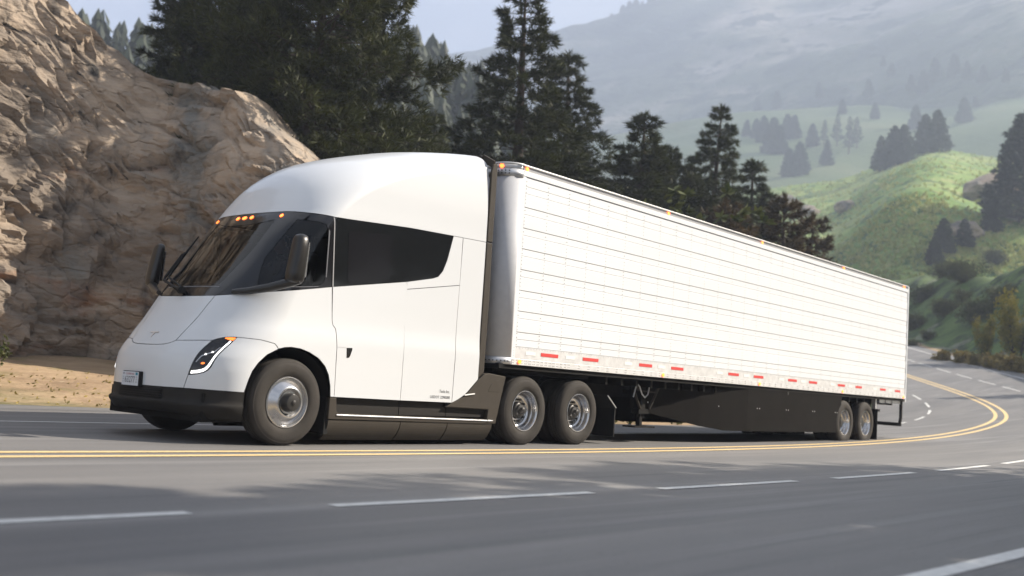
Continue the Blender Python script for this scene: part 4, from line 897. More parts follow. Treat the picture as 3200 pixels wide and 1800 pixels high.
# lettering
def text(body, mat_, parent, origin, xdir, ydir, width=None, height=None, name='lettering', shear=0.0, align='LEFT', off=0.0):
    cu = bpy.data.curves.new(name, 'FONT'); cu.body = body; cu.size = 1.0; cu.shear = shear; cu.resolution_u = 3
    o = bpy.data.objects.new(name, cu); COL.objects.link(o); bpy.context.view_layer.update()
    me = bpy.data.meshes.new_from_object(o.evaluated_get(bpy.context.evaluated_depsgraph_get())); bpy.data.objects.remove(o); bpy.data.curves.remove(cu)
    co = np.array([v.co[:] for v in me.vertices]); x0, x1, y0, y1 = co[:, 0].min(), co[:, 0].max(), co[:, 1].min(), co[:, 1].max()
    k = height/(y1-y0); kx = width/(x1-x0) if width else k; xd = Vector(xdir).normalized(); yd = Vector(ydir).normalized(); n = xd.cross(yd)
    for v in me.vertices:
        a = (v.co.x-x0)*kx; a = a-(x1-x0)*kx if align == 'RIGHT' else (a-(x1-x0)*kx/2 if align == 'CENTER' else a)
        v.co = Vector(origin)+xd*a+yd*((v.co.y-y0)*k)+n*off
    me.name = name; me.materials.clear(); me.materials.append(mat_); return link(name, me, parent)
ysd = YC-float(HW(.66))-0.003
text('Tesla Inc.', M['ink'], TRUCK, (2.705, ysd, .705), (1, 0, 0), (0, 0, 1), width=.200, height=.040, align='RIGHT')
text('USDOT 2298288', M['ink'], TRUCK, (2.712, ysd, .628), (1, 0, 0), (0, 0, 1), width=.375, height=.036, align='RIGHT')
# number plate
pc = surf(1.03, .663); nx = Vector((-1, -0.10, -0.02)).normalized(); right = Vector((0, 0, 1)).cross(nx).normalized(); up = nx.cross(right).normalized(); pc = Vector(pc)+nx*0.055
def quad_box(mb, c, r, u_, n, w, h, d):
    V = [c+r*(i*w/2)+u_*(j*h/2)+n*(k*d/2) for k in (-1, 1) for i, j in ((-1,-1),(1,-1),(1,1),(-1,1))]
    return mb.add(V, [(3,2,1,0),(4,5,6,7),(0,1,5,4),(1,2,6,5),(2,3,7,6),(3,0,4,7)])
bk = quad_box(MB(), pc-nx*0.025+right*0.012, right, up, nx, .335, .172, .05).build('plate_bracket', M['black'], TRUCK, 0.008)
pl = quad_box(MB(), pc+nx*0.004, right, up, nx, .305, .158, .006).build('number_plate', M['plate'], TRUCK, 0.002)
def pt(a, b): return pc+nx*0.0085+right*a+up*b
text('California', M['inkred'], pl, pt(0, .042), right, up, width=.150, height=.028, shear=0.35, align='CENTER', name='plate_lettering')
text('63277', M['ink'], pl, pt(0, -.047), right, up, width=.185, height=.072, align='CENTER', name='plate_lettering')
for k, c in enumerate('VPR'): text(c, M['ink'], pl, pt(-.122, .008-.027*k), right, up, width=.016, height=.017, name='plate_lettering', align='CENTER')
for k, c in enumerate('346'): text(c, M['ink'], pl, pt(.122, .008-.027*k), right, up, width=.016, height=.017, name='plate_lettering', align='CENTER')
quad_box(MB(), pt(.122, .056), right, up, nx, .038, .030, .001).build('plate_sticker', M['teal'], pl)
quad_box(MB(), pt(-.118, .056), right, up, nx, .030, .018, .001).build('plate_sticker', M['backing'], pl)

# mirrors
def mirror(sgn):
    def Y(y): return y if sgn > 0 else 2*YC-y
    V = []; n = 20; secs = [(z, cx, hx*(.82 if sgn > 0 else .62), cy+.02, hy*.80) for z, cx, hx, cy, hy in ((1.865, -.25, .055, -.245, .085), (1.875, -.25, .085, -.245, .105), (1.90, -.25, .11, -.245, .122), (1.98, -.245, .112, -.245, .126), (2.15, -.225, .10, -.243, .125), (2.28, -.21, .092, -.240, .120), (2.36, -.20, .085, -.236, .112), (2.40, -.195, .075, -.232, .098), (2.425, -.192, .058, -.228, .072), (2.435, -.19, .03, -.225, .04))]
    for z, cx, hx, cy, hy in secs:
        for k in range(n):
            a = 2*math.pi*k/n; c, s_ = math.cos(a), math.sin(a); e = 0.55
            V.append((cx+hx*math.copysign(abs(c)**e, c), Y(cy+hy*math.copysign(abs(s_)**e, s_)), z))
    F = [(i*n+k, i*n+(k+1) % n, (i+1)*n+(k+1) % n, (i+1)*n+k) for i in range(len(secs)-1) for k in range(n)]+[tuple(reversed(range(n))), tuple(range((len(secs)-1)*n, len(secs)*n))]
    me = mesh('mirror', V, F, M['mirror'], True); bm = bmesh.new(); bm.from_mesh(me); bmesh.ops.recalc_face_normals(bm, faces=bm.faces); bm.to_mesh(me); bm.free()
    m_ = link('mirror', me, TRUCK)
    MB().tube([(-.56, Y(.50), 1.735), (-.47, Y(.30), 1.755), (-.37, Y(.06), 1.80), (-.27, Y(-.16), 1.865), (-.22, Y(-.30), 1.90)], [.030, .042, .050, .055, .045], 12).build('mirror_arm', M['mirror'], m_)
    MB().prism([(-.170, 1.94), (-.145, 2.34), (-.132, 2.34), (-.150, 1.94)], Y(-.305), Y(-.145)).build('mirror_glass', M['chrome'], m_)
mirror(1); mirror(-1)
# wipers
def wip(pts, rad, name='wiper'): return MB().tube(pts, rad, 8).build(name, M['black'], TRUCK)
w1 = wip([(-.74, 1.29, 1.745), (-.62, 1.66, 1.80), (-.50, 2.10, 1.90), (-.46, 2.14, 1.95), (-.23, 2.17, 2.27)], .017)
MB().tube([(-.71, 1.33, 1.77), (-.58, 1.68, 1.85), (-.47, 2.05, 1.94), (-.42, 2.09, 2.0), (-.22, 2.14, 2.29)], .013, 8).build('wiper_link', M['black'], w1)
MB().tube([(-.50, 2.07, 1.87), (-.25, 2.14, 2.22), (-.03, 2.16, 2.53)], [.010, .018, .008], 6).build('wiper_blade', M['black'], w1)
MB().tube([(-.75, 1.26, 1.74), (-.735, 1.33, 1.745)], .045, 12).build('wiper_pivot', M['black'], w1)

# interior
I = MB(); I.box(-.55, 1.75, .30, 2.29, 1.15, 1.20); I.box(1.72, 1.76, .12, 2.47, 1.20, 2.80); I.box(.42, 1.76, .30, 2.29, 2.76, 2.79); I.box(.05, 1.72, .11, .14, 1.2, 1.84); I.box(.05, 1.72, 2.45, 2.48, 1.2, 1.84)
I.build('cab_interior', M['dark'], TRUCK)
D_ = MB(); D_.prism([(-.60, 1.62), (-.55, 1.78), (-.30, 1.86), (-.02, 1.88), (.02, 1.62)], .62, 1.97); D_.build('dashboard', M['dash'], TRUCK, 0.03)
D2 = MB(); D2.box(-.02, .02, .55, .92, 1.85, 2.10); D2.box(-.02, .02, 1.67, 2.04, 1.85, 2.10); D2.build('display', M['gloss'], TRUCK, 0.01)
ST = MB().box(.42, .92, 1.03, 1.56, 1.60, 1.72).build('seat', M['seat'], TRUCK, 0.05)
MB().prism([(.84, 1.70), (.98, 1.70), (1.10, 2.42), (.98, 2.42)], 1.04, 1.55).build('backrest', M['seat'], ST, 0.04)
MB().box(.99, 1.10, 1.16, 1.43, 2.44, 2.66).build('headrest', M['seat'], ST, 0.04)
MB().box(.50, .85, 1.12, 1.47, 1.20, 1.60).build('seat_base', M['dark'], ST)
MB().tube([(.16+.05*math.cos(a), 1.295+.21*math.sin(a), 1.98+.20*math.cos(a)) for a in np.linspace(0, 2*math.pi, 25)], .016, 8).build('steering_wheel', M['black'], TRUCK)
# hidden bulk under the panels, frame, battery box
B = MB(); B.prism([(-.95, .55), (.68, .55), (.68, 1.62), (-.48, 1.60), (-.80, 1.12), (-.92, .95)], .74, 1.85); B.box(.72, 3.24, .12, 2.47, .58, 1.15); B.box(1.78, 3.24, .10, 2.49, 1.15, 2.84); B.box(2.6, 3.24, .25, 2.34, 2.84, 3.75)
B.build('cab_shell', M['dark'], TRUCK)
C_ = MB(); C_.box(.70, 3.55, .22, 2.37, .16, .58); C_.box(3.2, 6.45, .86, 1.02, .62, .95); C_.box(3.2, 6.45, 1.57, 1.73, .62, .95); C_.box(-.9, .7, .95, 1.65, .35, .62)
for x in (0.0, 4.316, 5.636): C_.tube([(x, .35, .505), (x, 2.24, .505)], .10, 10)
C_.box(4.05, 4.60, 1.02, 1.57, .35, .72); C_.box(5.36, 5.92, 1.02, 1.57, .35, .72); C_.box(4.0, 6.0, .62, .86, .55, .72)
C_.build('chassis', M['dark'], TRUCK)
MB().prism([(4.2, 1.00), (5.6, .98), (5.75, 1.06), (5.6, 1.10), (4.3, 1.10)], .85, 1.74).build('fifth_wheel', M['dark'], TRUCK)
# wheel arch lining
def arch(y0, y1):
    V = []; F = []; n = 26
    for k in range(n):
        a = math.pi*1.10*k/(n-1)-0.05*math.pi
        for y in (y0, y1): V.append((.02+.615*math.cos(a), y, .515+.615*math.sin(a)))
    for k in range(n-1): F.append((2*k, 2*k+1, 2*k+3, 2*k+2))
    return link('wheel_arch', mesh('wheel_arch', V, F, M['black'], True), TRUCK)
arch(.075, .72); arch(1.87, 2.515)
# grey extenders behind the cab
def ext(name, pts, y0, y1): return MB().prism(pts, y0, y1).build(name, M['plastic'], TRUCK, 0.012)
for a, b in ((.062, .10), (2.49, 2.528)):
    ext('side_extender', [(3.265, 2.87), (3.265, 3.86), (3.29, 4.0), (3.375, 4.02), (3.39, 3.9), (3.385, 2.87)], a, b)
    ext('side_extender', [(3.265, .93), (3.265, 2.86), (3.385, 2.86), (3.40, 2.05), (3.39, 1.02), (3.30, .95)], a, b)
MB().box(3.268, 3.375, .30, 2.29, 4.085, 4.145).build('roof_extender', M['plastic'], TRUCK, 0.015)
for (ya, za, yb, zb) in ((.085, 4.0, .31, 4.115), (2.505, 4.0, 2.28, 4.115)):
    MB().bar((3.32, ya, za), (3.32, yb, zb), .105, .05, (1, 0, 0)).build('roof_extender', M['plastic'], TRUCK, 0.01)
# grey rear fairing, step and lower skirts
fpts = [(2.66, .515), (2.78, .585), (2.90, .625), (3.0, .675), (3.08, .73), (3.25, .89), (3.40, 1.0), (3.50, 1.015), (3.86, .985), (3.79, .70), (3.70, .31), (3.50, .315), (3.52, .50)]
for a, b in ((.055, .30), (2.29, 2.535)):
    fr_ = MB().prism(fpts, a, b).build('rear_fairing', M['plastic'], TRUCK, 0.012)
    yo = a-0.003 if a < 1 else b
    MB().prism([(3.49, .755), (3.55, .865), (3.64, .915), (3.785, .92), (3.725, .755)], yo, yo+0.006).build('access_cover', M['plastic'], fr_, 0.002)
    MB().bar((3.0, .05 if a < 1 else 2.54, .69), (3.20, .05 if a < 1 else 2.54, .715), .03, .014).build('fairing_trim', M['wtape'], fr_)
    for xa, xb in ((.715, 1.845), (1.853, 2.72), (2.728, 3.56)):
        ya, yb = (.12, .20) if a < 1 else (2.39, 2.47)
        MB().box(xa, xb, ya, yb, .385, .575).build('step_panel', M['bumper'], TRUCK, 0.004)
    ya, yb = (.045, .21) if a < 1 else (2.38, 2.545)
    MB().prism([(.63, .318), (.63, .58), (.735, .58), (.75, .42), (.78, .392), (3.68, .362), (3.69, .305), (3.4, .300)], ya, yb).build('step', M['plastic'], TRUCK, 0.008)
    yr = .040 if a < 1 else 2.55
    MB().bar((.75, yr, .371), (3.52, yr, .346), .012, .017).build('step_rail', M['alu'], TRUCK, 0.004)
    MB().tube([(3.51, yr, .346), (3.62, yr, .347)], [.016, .005], 8).build('step_rail', M['alu'], TRUCK)
    for xa, xb in ((.648, 1.838), (1.848, 2.71), (2.72, 3.625)):
        V = []; F = []; n = 9
        for k in range(n):
            q = k/(n-1); y = .058+.11*q**2.2; z = .306-.243*q
            for x in (xa-.02*q-0.0, xb-.035*q): V.append((x, y if a < 1 else 2*YC-y, z))
        for k in range(n-1): F.append((2*k, 2*k+1, 2*k+3, 2*k+2))
        V += [(v[0], v[1]+(0.03 if a < 1 else -0.03), v[2]) for v in V]; m_ = 2*n
        F += [tuple(i+m_ for i in reversed(f)) for f in F[:n-1]]+[(0, m_, m_+1, 1), (2*n-2, 2*n-1, 2*m_-1, 2*m_-2)]+[(2*k, 2*k+2, 2*k+2+m_, 2*k+m_) for k in range(n-1)]+[(2*k+1, 2*k+1+m_, 2*k+3+m_, 2*k+3) for k in range(n-1)]
        me = mesh('lower_skirt', V, F, M['plastic']); bm = bmesh.new(); bm.from_mesh(me); bmesh.ops.recalc_face_normals(bm, faces=bm.faces); bm.to_mesh(me); bm.free(); link('lower_skirt', me, TRUCK)
    y0, y1 = (.08, .62) if a < 1 else (1.97, 2.51)
    MB().prism([(6.44, .80), (6.47, .80), (6.71, .61), (6.70, .13), (6.68, .13), (6.68, .59)], y0, y1).build('mud_flap', M['black'], TRUCK)
    MB().bar((6.45, y0-.006, .80), (6.71, y0-.006, .605), .012, .012).build('flap_bracket', M['alu'], TRUCK)
    MB().box(.60, .66, y0, y1, .14, .58).build('mud_flap', M['black'], TRUCK)

# ------------------------------------------------------------------ wheels
TP = [(.288, .03), (.300, .010), (.325, -.008), (.37, -.016), (.42, -.015), (.455, -.006), (.462, -.001), (.470, -.001), (.487, .014), (.499, .030), (.505, .048)]
for g in (.085, .135, .185): TP += [(.505, g-.006), (.490, g-.004), (.490, g+.004), (.505, g+.006)]
TP += [(.505, .225), (.497, .250), (.455, .278), (.38, .285), (.30, .272), (.288, .25)]
RF = [(.29, .20), (.286, .04), (.300, .012), (.296, .0), (.286, -.002), (.279, .010), (.270, .026), (.258, .026), (.235, .006), (.205, -.026), (.185, -.046), (.172, -.055), (.158, -.054), (.146, -.042), (.132, -.030), (.118, -.030), (.10, -.030)]
HF = [(.112, -.028), (.108, -.060), (.100, -.10), (.090, -.118), (.060, -.124), (.032, -.126), (.030, -.134), (.014, -.140), (0, -.141)]
RR = [(.29, .25), (.286, .04), (.300, .012), (.296, .0), (.286, -.002), (.279, .010), (.270, .030), (.266, .075), (.262, .082), (.256, .088), (.252, .125), (.238, .150), (.215, .166), (.19, .170), (.15, .166), (.11, .166)]
HR = [(.13, .168), (.122, .16), (.120, .115), (.112, .105), (.090, .100), (.084, .070), (.050, .062), (.046, .020), (.030, .012), (.012, .010), (0, .010)]
HT = [(.12, .168), (.112, .15), (.110, .10), (.10, .085), (.07, .08), (.06, .075), (0, .074)]
me_t = lathe('tyre', TP, M['tyre'], 72); me_rf = lathe('rim', RF, M['chrome'], 72); me_hf = lathe('hub', HF, M['hub'], 40); me_rr = lathe('rim', RR, M['chrome'], 72); me_hr = lathe('hub', HR, M['hub'], 40); me_ht = lathe('hub', HT, M['hub'], 40)
nuts = MB()
for k in range(10):
    a = k*math.pi/5; nuts.disc((.165*math.cos(a), .166, .165*math.sin(a)), (0, -1, 0), .016, .04, 6)
me_nuts = nuts.build('wheel_nuts', M['hub'])
PROTO = {k: o.data for k, o in dict(t=me_t, rf=me_rf, hf=me_hf, rr=me_rr, hr=me_hr, ht=me_ht, n=me_nuts).items()}
for o in (me_t, me_rf, me_hf, me_rr, me_hr, me_ht, me_nuts): bpy.data.objects.remove(o)
def wheel(parent, x, y, kind_, far=False, inner=False):
    w = empty('wheel', (x, y, .503), parent)
    if far: w.rotation_euler = (0, 0, math.pi)
    link('tyre', PROTO['t'], w)
    if inner: return w
    if kind_ == 'front': link('rim', PROTO['rf'], w); link('hub', PROTO['hf'], w)
    else:
        link('rim', PROTO['rr'], w); link('hub', PROTO['hr' if kind_ == 'drive' else 'ht'], w); link('wheel_nuts', PROTO['n'], w)
    return w
wheel(TRUCK, 0, .04, 'front'); wheel(TRUCK, 0, 2*YC-.04, 'front', True)
for x in (4.316, 5.636):
    wheel(TRUCK, x, .04, 'drive'); wheel(TRUCK, x, .37, 'drive', inner=True); wheel(TRUCK, x, 2*YC-.04, 'drive', True); wheel(TRUCK, x, 2*YC-.37, 'drive', True, True)
# ------------------------------------------------------------------ semi trailer
TX0, TX1, TW = 3.609, 19.72, 2.59
TRAILER = empty('semi_trailer', (0, 0, 0)); tag(TRAILER, 'long white box trailer with ribbed riveted side and red reflective strips, coupled behind the tractor', 'trailer')
def both(fn):
    for far in (False, True): fn((lambda y: TW-y) if far else (lambda y: y), far)
Bx = MB(); Bx.box(TX0+.30, TX1-.04, .012, TW-.012, 1.20, 4.06); Bx.box(TX0+.02, TX0+.32, .30, TW-.30, 1.20, 4.06); Bx.build('body_core', M['backing'], TRAILER)
ZL = [3.935, 3.795, 3.690, 3.485, 3.380, 3.175, 3.070, 2.868, 2.763, 2.560, 2.455, 2.255, 2.150, 1.950, 1.845, 1.642, 1.537, 1.432]
def sides(Y, far):
    x0, x1 = 3.962, TX1-.085
    for k in range(len(ZL)-1):
        za, zb = ZL[k+1]+.0035, ZL[k]-.0035; wide = (zb-za) > .15; p = .010 if wide else .003
        MB().prism([(x0, za), (x1, za), (x1, zb), (x0, zb)], Y(.014), Y(-.001*0+.012-p)).build('side_panel', M['panel'], TRAILER, 0.004)
    MB().box(x0-.06, x1+.02, min(Y(.016), Y(.001)), max(Y(.016), Y(.001)), 1.262, 1.428).build('base_rail', M['rail'], TRAILER)
    MB().box(x0-.07, x1+.02, min(Y(.02), Y(-.006)), max(Y(.02), Y(-.006)), 1.165, 1.258).build('bottom_rail', M['rail'], TRAILER, 0.004)
    MB().box(x0-.07, x1+.02, min(Y(.016), Y(-.006)), max(Y(.016), Y(-.006)), 3.94, 4.022).build('top_rail', M['panel'], TRAILER, 0.003)
    MB().box(x0-.07, x1+.05, min(Y(.05), Y(.022)), max(Y(.05), Y(.022)), 4.022, 4.085).build('lamp_channel', M['alu'], TRAILER)
    MB().box(x0-.07, x1+.05, min(Y(.06), Y(-.004)), max(Y(.06), Y(-.004)), 4.087, 4.112).build('roof_edge', M['rail'], TRAILER, 0.005)
    MB().box(x0-.078, x0-.004, min(Y(.016), Y(.0)), max(Y(.016), Y(.0)), 1.262, 3.936).build('front_flange', M['panel'], TRAILER)
    MB().box(x1+.022, TX1-.002, min(Y(.10), Y(-.008)), max(Y(.10), Y(-.008)), 1.09, 4.10).build('rear_post', M['panel'], TRAILER, 0.006)
both(sides)
def front_corner(z0, z1, grow_, name, material):
    V = []; n = 18; r = .275
    path = [(TX0+r-r*math.sin(a), r-r*math.cos(a)) for a in np.linspace(0, math.pi/2, n)]; path = path+[(x, TW-y) for x, y in reversed(path)]
    V = [(x-grow_*(1 if 0 else math.sin(math.atan2(0, 1))), y, z) for z in (z0, z1) for x, y in path]
    c = []
    for i, (x, y) in enumerate(path):
        cx, cy = TX0+r, (r if y < TW/2 else TW-r); d = Vector((x-cx, y-cy)); d = d.normalized() if d.length > 1e-6 else Vector((-1, 0)); c.append((x+d.x*grow_, y+d.y*grow_))
    V = [(x, y, z) for z in (z0, z1) for x, y in c]; m = len(c)
    F = [(i, i+1, i+1+m, i+m) for i in range(m-1)]
    me = mesh(name, V, F, material, True); bm = bmesh.new(); bm.from_mesh(me); bmesh.ops.recalc_face_normals(bm, faces=bm.faces); 
    if sum(f.normal.x for f in bm.faces) > 0: bmesh.ops.reverse_faces(bm, faces=bm.faces)
    bmesh.ops.solidify(bm, geom=bm.faces[:], thickness=0.012)
    bm.to_mesh(me); bm.free(); return link(name, me, TRAILER)
front_corner(1.165, 3.93, 0.0, 'front_wall', M['post']); front_corner(3.905, 4.02, 0.008, 'front_cap', M['alu']); front_corner(4.02, 4.085, -0.012, 'front_lamp_channel', M['alu']); front_corner(4.085, 4.112, 0.012, 'front_roof_edge', M['rail']); front_corner(1.165, 1.262, 0.006, 'front_bottom_rail', M['alu'])
RF_ = MB(); RF_.box(TX0+.30, TX1-.02, .03, TW-.03, 4.075, 4.10); RF_.build('roof', M['panel'], TRAILER)
# red and white reflective tape
for a, b in ((4.56, 4.98), (5.61, 6.03), (7.21, 7.61), (8.23, 8.64), (10.29, 10.70), (11.32, 11.73), (12.85, 13.27), (13.87, 14.28), (15.40, 15.80), (16.42, 16.80), (17.95, 18.31), (18.95, 19.31)):
    MB().box(a, b, -.003, .0008, 1.322, 1.374).build('red_tape', M['red'], TRAILER)
for a in (4.20, 5.17, 6.77, 7.80, 9.85, 10.90, 12.43, 13.46, 14.98, 16.0, 17.5, 18.5):
    MB().box(a, a+.23, -.0025, .0008, 1.322, 1.374).build('white_tape', M['wtape'], TRAILER)
# rivets
rv = MB()
def riv(x, z, y=-.001, r=.0065, mb=None):
    V = [(x+r*math.cos(k*math.pi/3), y+.003, z+r*math.sin(k*math.pi/3)) for k in range(6)]+[(x, y-.004, z)]
    (mb or rv).add(V, [(k, (k+1) % 6, 6) for k in range(6)], True)
xv = [3.978+.525*k for k in range(31)]
for x in xv:
    if x > TX1-.1: continue
    z = 1.46
    while z < 3.92:
        if min(abs(z-q) for q in ZL) > .012: riv(x, z, .0, .0085)
        z += .0535
x = 3.99
while x < TX1-.12:
    riv(x, 3.962, -.006, .008); riv(x, 1.415, .0, .008); x += .066
rv2 = MB(); x = 3.905; k = 0
while x < TX1-.14:
    if x < 5.2 or k % 2 == 0:
        for z in (1.192, 1.232): riv(x, z, -.008, .0085, rv2); riv(x+.030, z, -.008, .0085, rv2)
    x += .095 if x < 5.2 else .13; k += 1
for z in (1.30, 1.335, 1.37, 1.41): riv(3.93, z, -.001, .007, rv2)
for a in np.linspace(.25, 1.45, 7):
    for z in (1.21, 3.945, 3.985) if a > .8 else (1.21,):
        r = .283; cx, cy = TX0+.275, .275; rv2.disc((cx-r*math.sin(a), cy-r*math.cos(a), z), (-math.sin(a), -math.cos(a), 0), .011, .004, 6)
o = rv.build('rivets', M['rivet'], TRAILER); o['kind'] = 'stuff'
o = rv2.build('rail_rivets', M['bolt'], TRAILER); o['kind'] = 'stuff'
def cplate(z0, z1):
    a0, a1, r = 1.25, 1.55, .278; V = [(TX0+.275-r*math.sin(a), .275-r*math.cos(a), z) for z in (z0, z1) for a in np.linspace(a0, a1, 6)]
    return V, [(i, i+1, i+7, i+6) for i in range(5)]
# marker lamps
def lamp(x, y, z, ax=(0, -1, 0), name='marker_lamp'):
    o = MB().disc((x, y, z), ax, .030, .018, 12).build(name, M['amber'], TRAILER); return o
for x in (4.06, 7.96, 11.56, 15.65, 19.52): lamp(x, -.006, 1.214)
for x in (3.98, 7.90, 11.46, 15.53, 19.40): lamp(x, .022, 4.055)
lamp(3.626, .20, 4.052, (-.9, -.4, 0)); lamp(3.62, TW-.25, 4.052, (-1, 0, 0))
# floor, frame and running gear
Ch = MB(); Ch.box(TX0+.05, TX1-.05, .03, TW-.03, 1.10, 1.17); Ch.box(TX0+.2, 6.2, .30, TW-.30, 1.04, 1.10)
for x in np.arange(6.4, 19.4, .45): Ch.box(x, x+.06, .10, TW-.10, .98, 1.10)
Ch.box(6.3, 19.4, .78, .90, .78, 1.0); Ch.box(6.3, 19.4, 1.69, 1.81, .78, 1.0)
for y in (.80, 1.79-.06): Ch.box(14.8, 18.4, y-.10, y+.16, .62, .82)
for x in (15.96, 17.21):
    Ch.tube([(x, .35, .505), (x, TW-.35, .505)], .07, 10); Ch.box(x-.35, x+.35, .72, .86, .40, .62); Ch.box(x-.35, x+.35, 1.73, 1.87, .40, .62)
Ch.build('underframe', M['dark'], TRAILER)
sl_ = MB()
for k in range(12): sl_.disc((16.1+.16*k, .60, 1.055), (0, -1, 0), .022, .006, 8)
MB().box(15.7, 18.25, .61, .68, .99, 1.13).build('slider_rail', M['black'], TRAILER); sl_.build('slider_holes', M['alu'], TRAILER)['kind'] = 'stuff'
def skirt(Y, far):
    P = [(15.72, .05), (11.2, .05), (9.6, .20), (7.75, .52)]; zt = 1.158; zb = [.27, .262, .335, .60]
    V = []
    for (x, y), z in zip(P, zb): V += [(x, Y(y), zt), (x, Y(y), z)]
    V = V[:4]+[(10.4, Y(.115), zt), (10.4, Y(.115), .262)]+V[4:]
    F = [(2*k, 2*k+1, 2*k+3, 2*k+2) for k in range(len(V)//2-1)]
    me = mesh('side_skirt', V, F, M['skirt']); bm = bmesh.new(); bm.from_mesh(me); bmesh.ops.recalc_face_normals(bm, faces=bm.faces); bmesh.ops.solidify(bm, geom=bm.faces[:], thickness=.012); bm.to_mesh(me); bm.free(); sk = link('side_skirt', me, TRAILER)
    bo = MB()
    for x, y in ((8.2, .44), (9.2, .275), (10.2, .135), (11.6, .05), (12.9, .05), (14.2, .05), (15.4, .05)):
        for d in (0, .10): bo.disc((x+d, Y(y-.002 if not far else y-.002), .72), (0, -1 if not far else 1, 0), .013, .012, 6)
    bo.build('skirt_bolts', M['alu'], sk)['kind'] = 'stuff'
    MB().disc((12.95, Y(.052), 1.07), (0, -1 if not far else 1, 0), .035, .02, 10).build('skirt_latch', M['hub'], sk)
both(skirt)
def gear(Y, far):
    y = Y(.42); L = MB(); L.box(7.86, 8.00, y-.07, y+.07, .58, 1.12); L.box(7.79, 8.10, y-.08, y+.08, .515, .60); L.box(7.89, 7.97, y-.04, y+.04, .30, .52)
    lg = L.build('landing_leg', M['dark'], TRAILER)
    MB().box(7.83, 8.06, y-.02, y+.02, .44, .5).build('leg_plate', M['dark'], lg)
    MB().box(7.62, 8.25, y-.13, y+.13, .275, .30).build('foot_pad', M['dark'], lg)
    yf = y-.09 if not far else y+.09
    for p, q in (((7.58, .92), (7.81, .60)), ((8.37, .98), (8.09, .60)), ((8.50, 1.12), (8.26, .90)), ((7.50, 1.10), (7.75, .92)), ((7.72, .92), (8.26, .90))):
        MB().bar((p[0], yf, p[1]), (q[0], yf, q[1]), .018, .045, (0, 1, 0)).build('brace', M['plastic'], lg)
    MB().tube([(7.55, yf-.02, .80), (7.60, yf-.03, .98), (7.66, yf-.03, 1.02), (7.72, yf-.03, .98), (7.80, yf-.03, .86), (7.90, yf-.03, .80), (7.99, yf-.03, .86), (8.03, yf-.03, 1.02)], .012, 8).build('crank_handle', M['alu'], lg)
both(gear)
MB().box(7.90, 7.96, .42, TW-.42, .86, .92).build('landing_crossbar', M['dark'], TRAILER)
for x in (15.96, 17.21):
    wheel(TRAILER, x, .04, 'trailer'); wheel(TRAILER, x, .37, 'trailer', inner=True); wheel(TRAILER, x, TW-.04, 'trailer', True); wheel(TRAILER, x, TW-.37, 'trailer', True, True)
def rear_gear(Y, far):
    a, b = sorted((Y(.06), Y(.64))); MB().box(17.98, 18.0, a, b, .09, .80).build('mud_flap', M['black'], TRAILER)
    a2, b2 = sorted((Y(.02), Y(.70))); MB().box(17.92, 18.04, a2, b2, .80, .86).build('flap_hanger', M['dark'], TRAILER)
    MB().box(17.94, 18.02, min(Y(.10), Y(.2)), max(Y(.10), Y(.2)), .86, 1.12).build('flap_hanger', M['alu'], TRAILER)
    yy = Y(.10)
    MB().bar((TX1-.05, yy, 1.10), (TX1-.04, yy, .66), .08, .06, (0, 1, 0)).build('guard_post', M['dark'], TRAILER, .006)
    MB().bar((TX1-.04, yy, .68), (TX1-.12, yy, .47), .08, .06, (0, 1, 0)).build('guard_post', M['dark'], TRAILER, .006)
both(rear_gear)
MB().box(TX1-.17, TX1-.07, .06, TW-.06, .455, .545).build('rear_guard_bar', M['dark'], TRAILER, .008)
MB().box(18.2, TX1-.03, .10, .20, 1.02, 1.11).build('rear_side_sill', M['alu'], TRAILER); MB().box(18.2, TX1-.03, TW-.20, TW-.10, 1.02, 1.11).build('rear_side_sill', M['alu'], TRAILER)
for ya, yb in ((.10, TW/2-.01), (TW/2+.01, TW-.10)):
    d_ = MB().box(TX1-.03, TX1, ya, yb, 1.22, 4.0).build('rear_door', M['panel'], TRAILER, .005)
    MB().tube([(TX1+.02, (ya+yb)/2, 1.25), (TX1+.02, (ya+yb)/2, 3.97)], .018, 8).build('lock_rod', M['alu'], d_)
MB().box(TX1-.05, TX1+.01, .10, TW-.10, 1.09, 1.215).build('rear_sill', M['alu'], TRAILER)
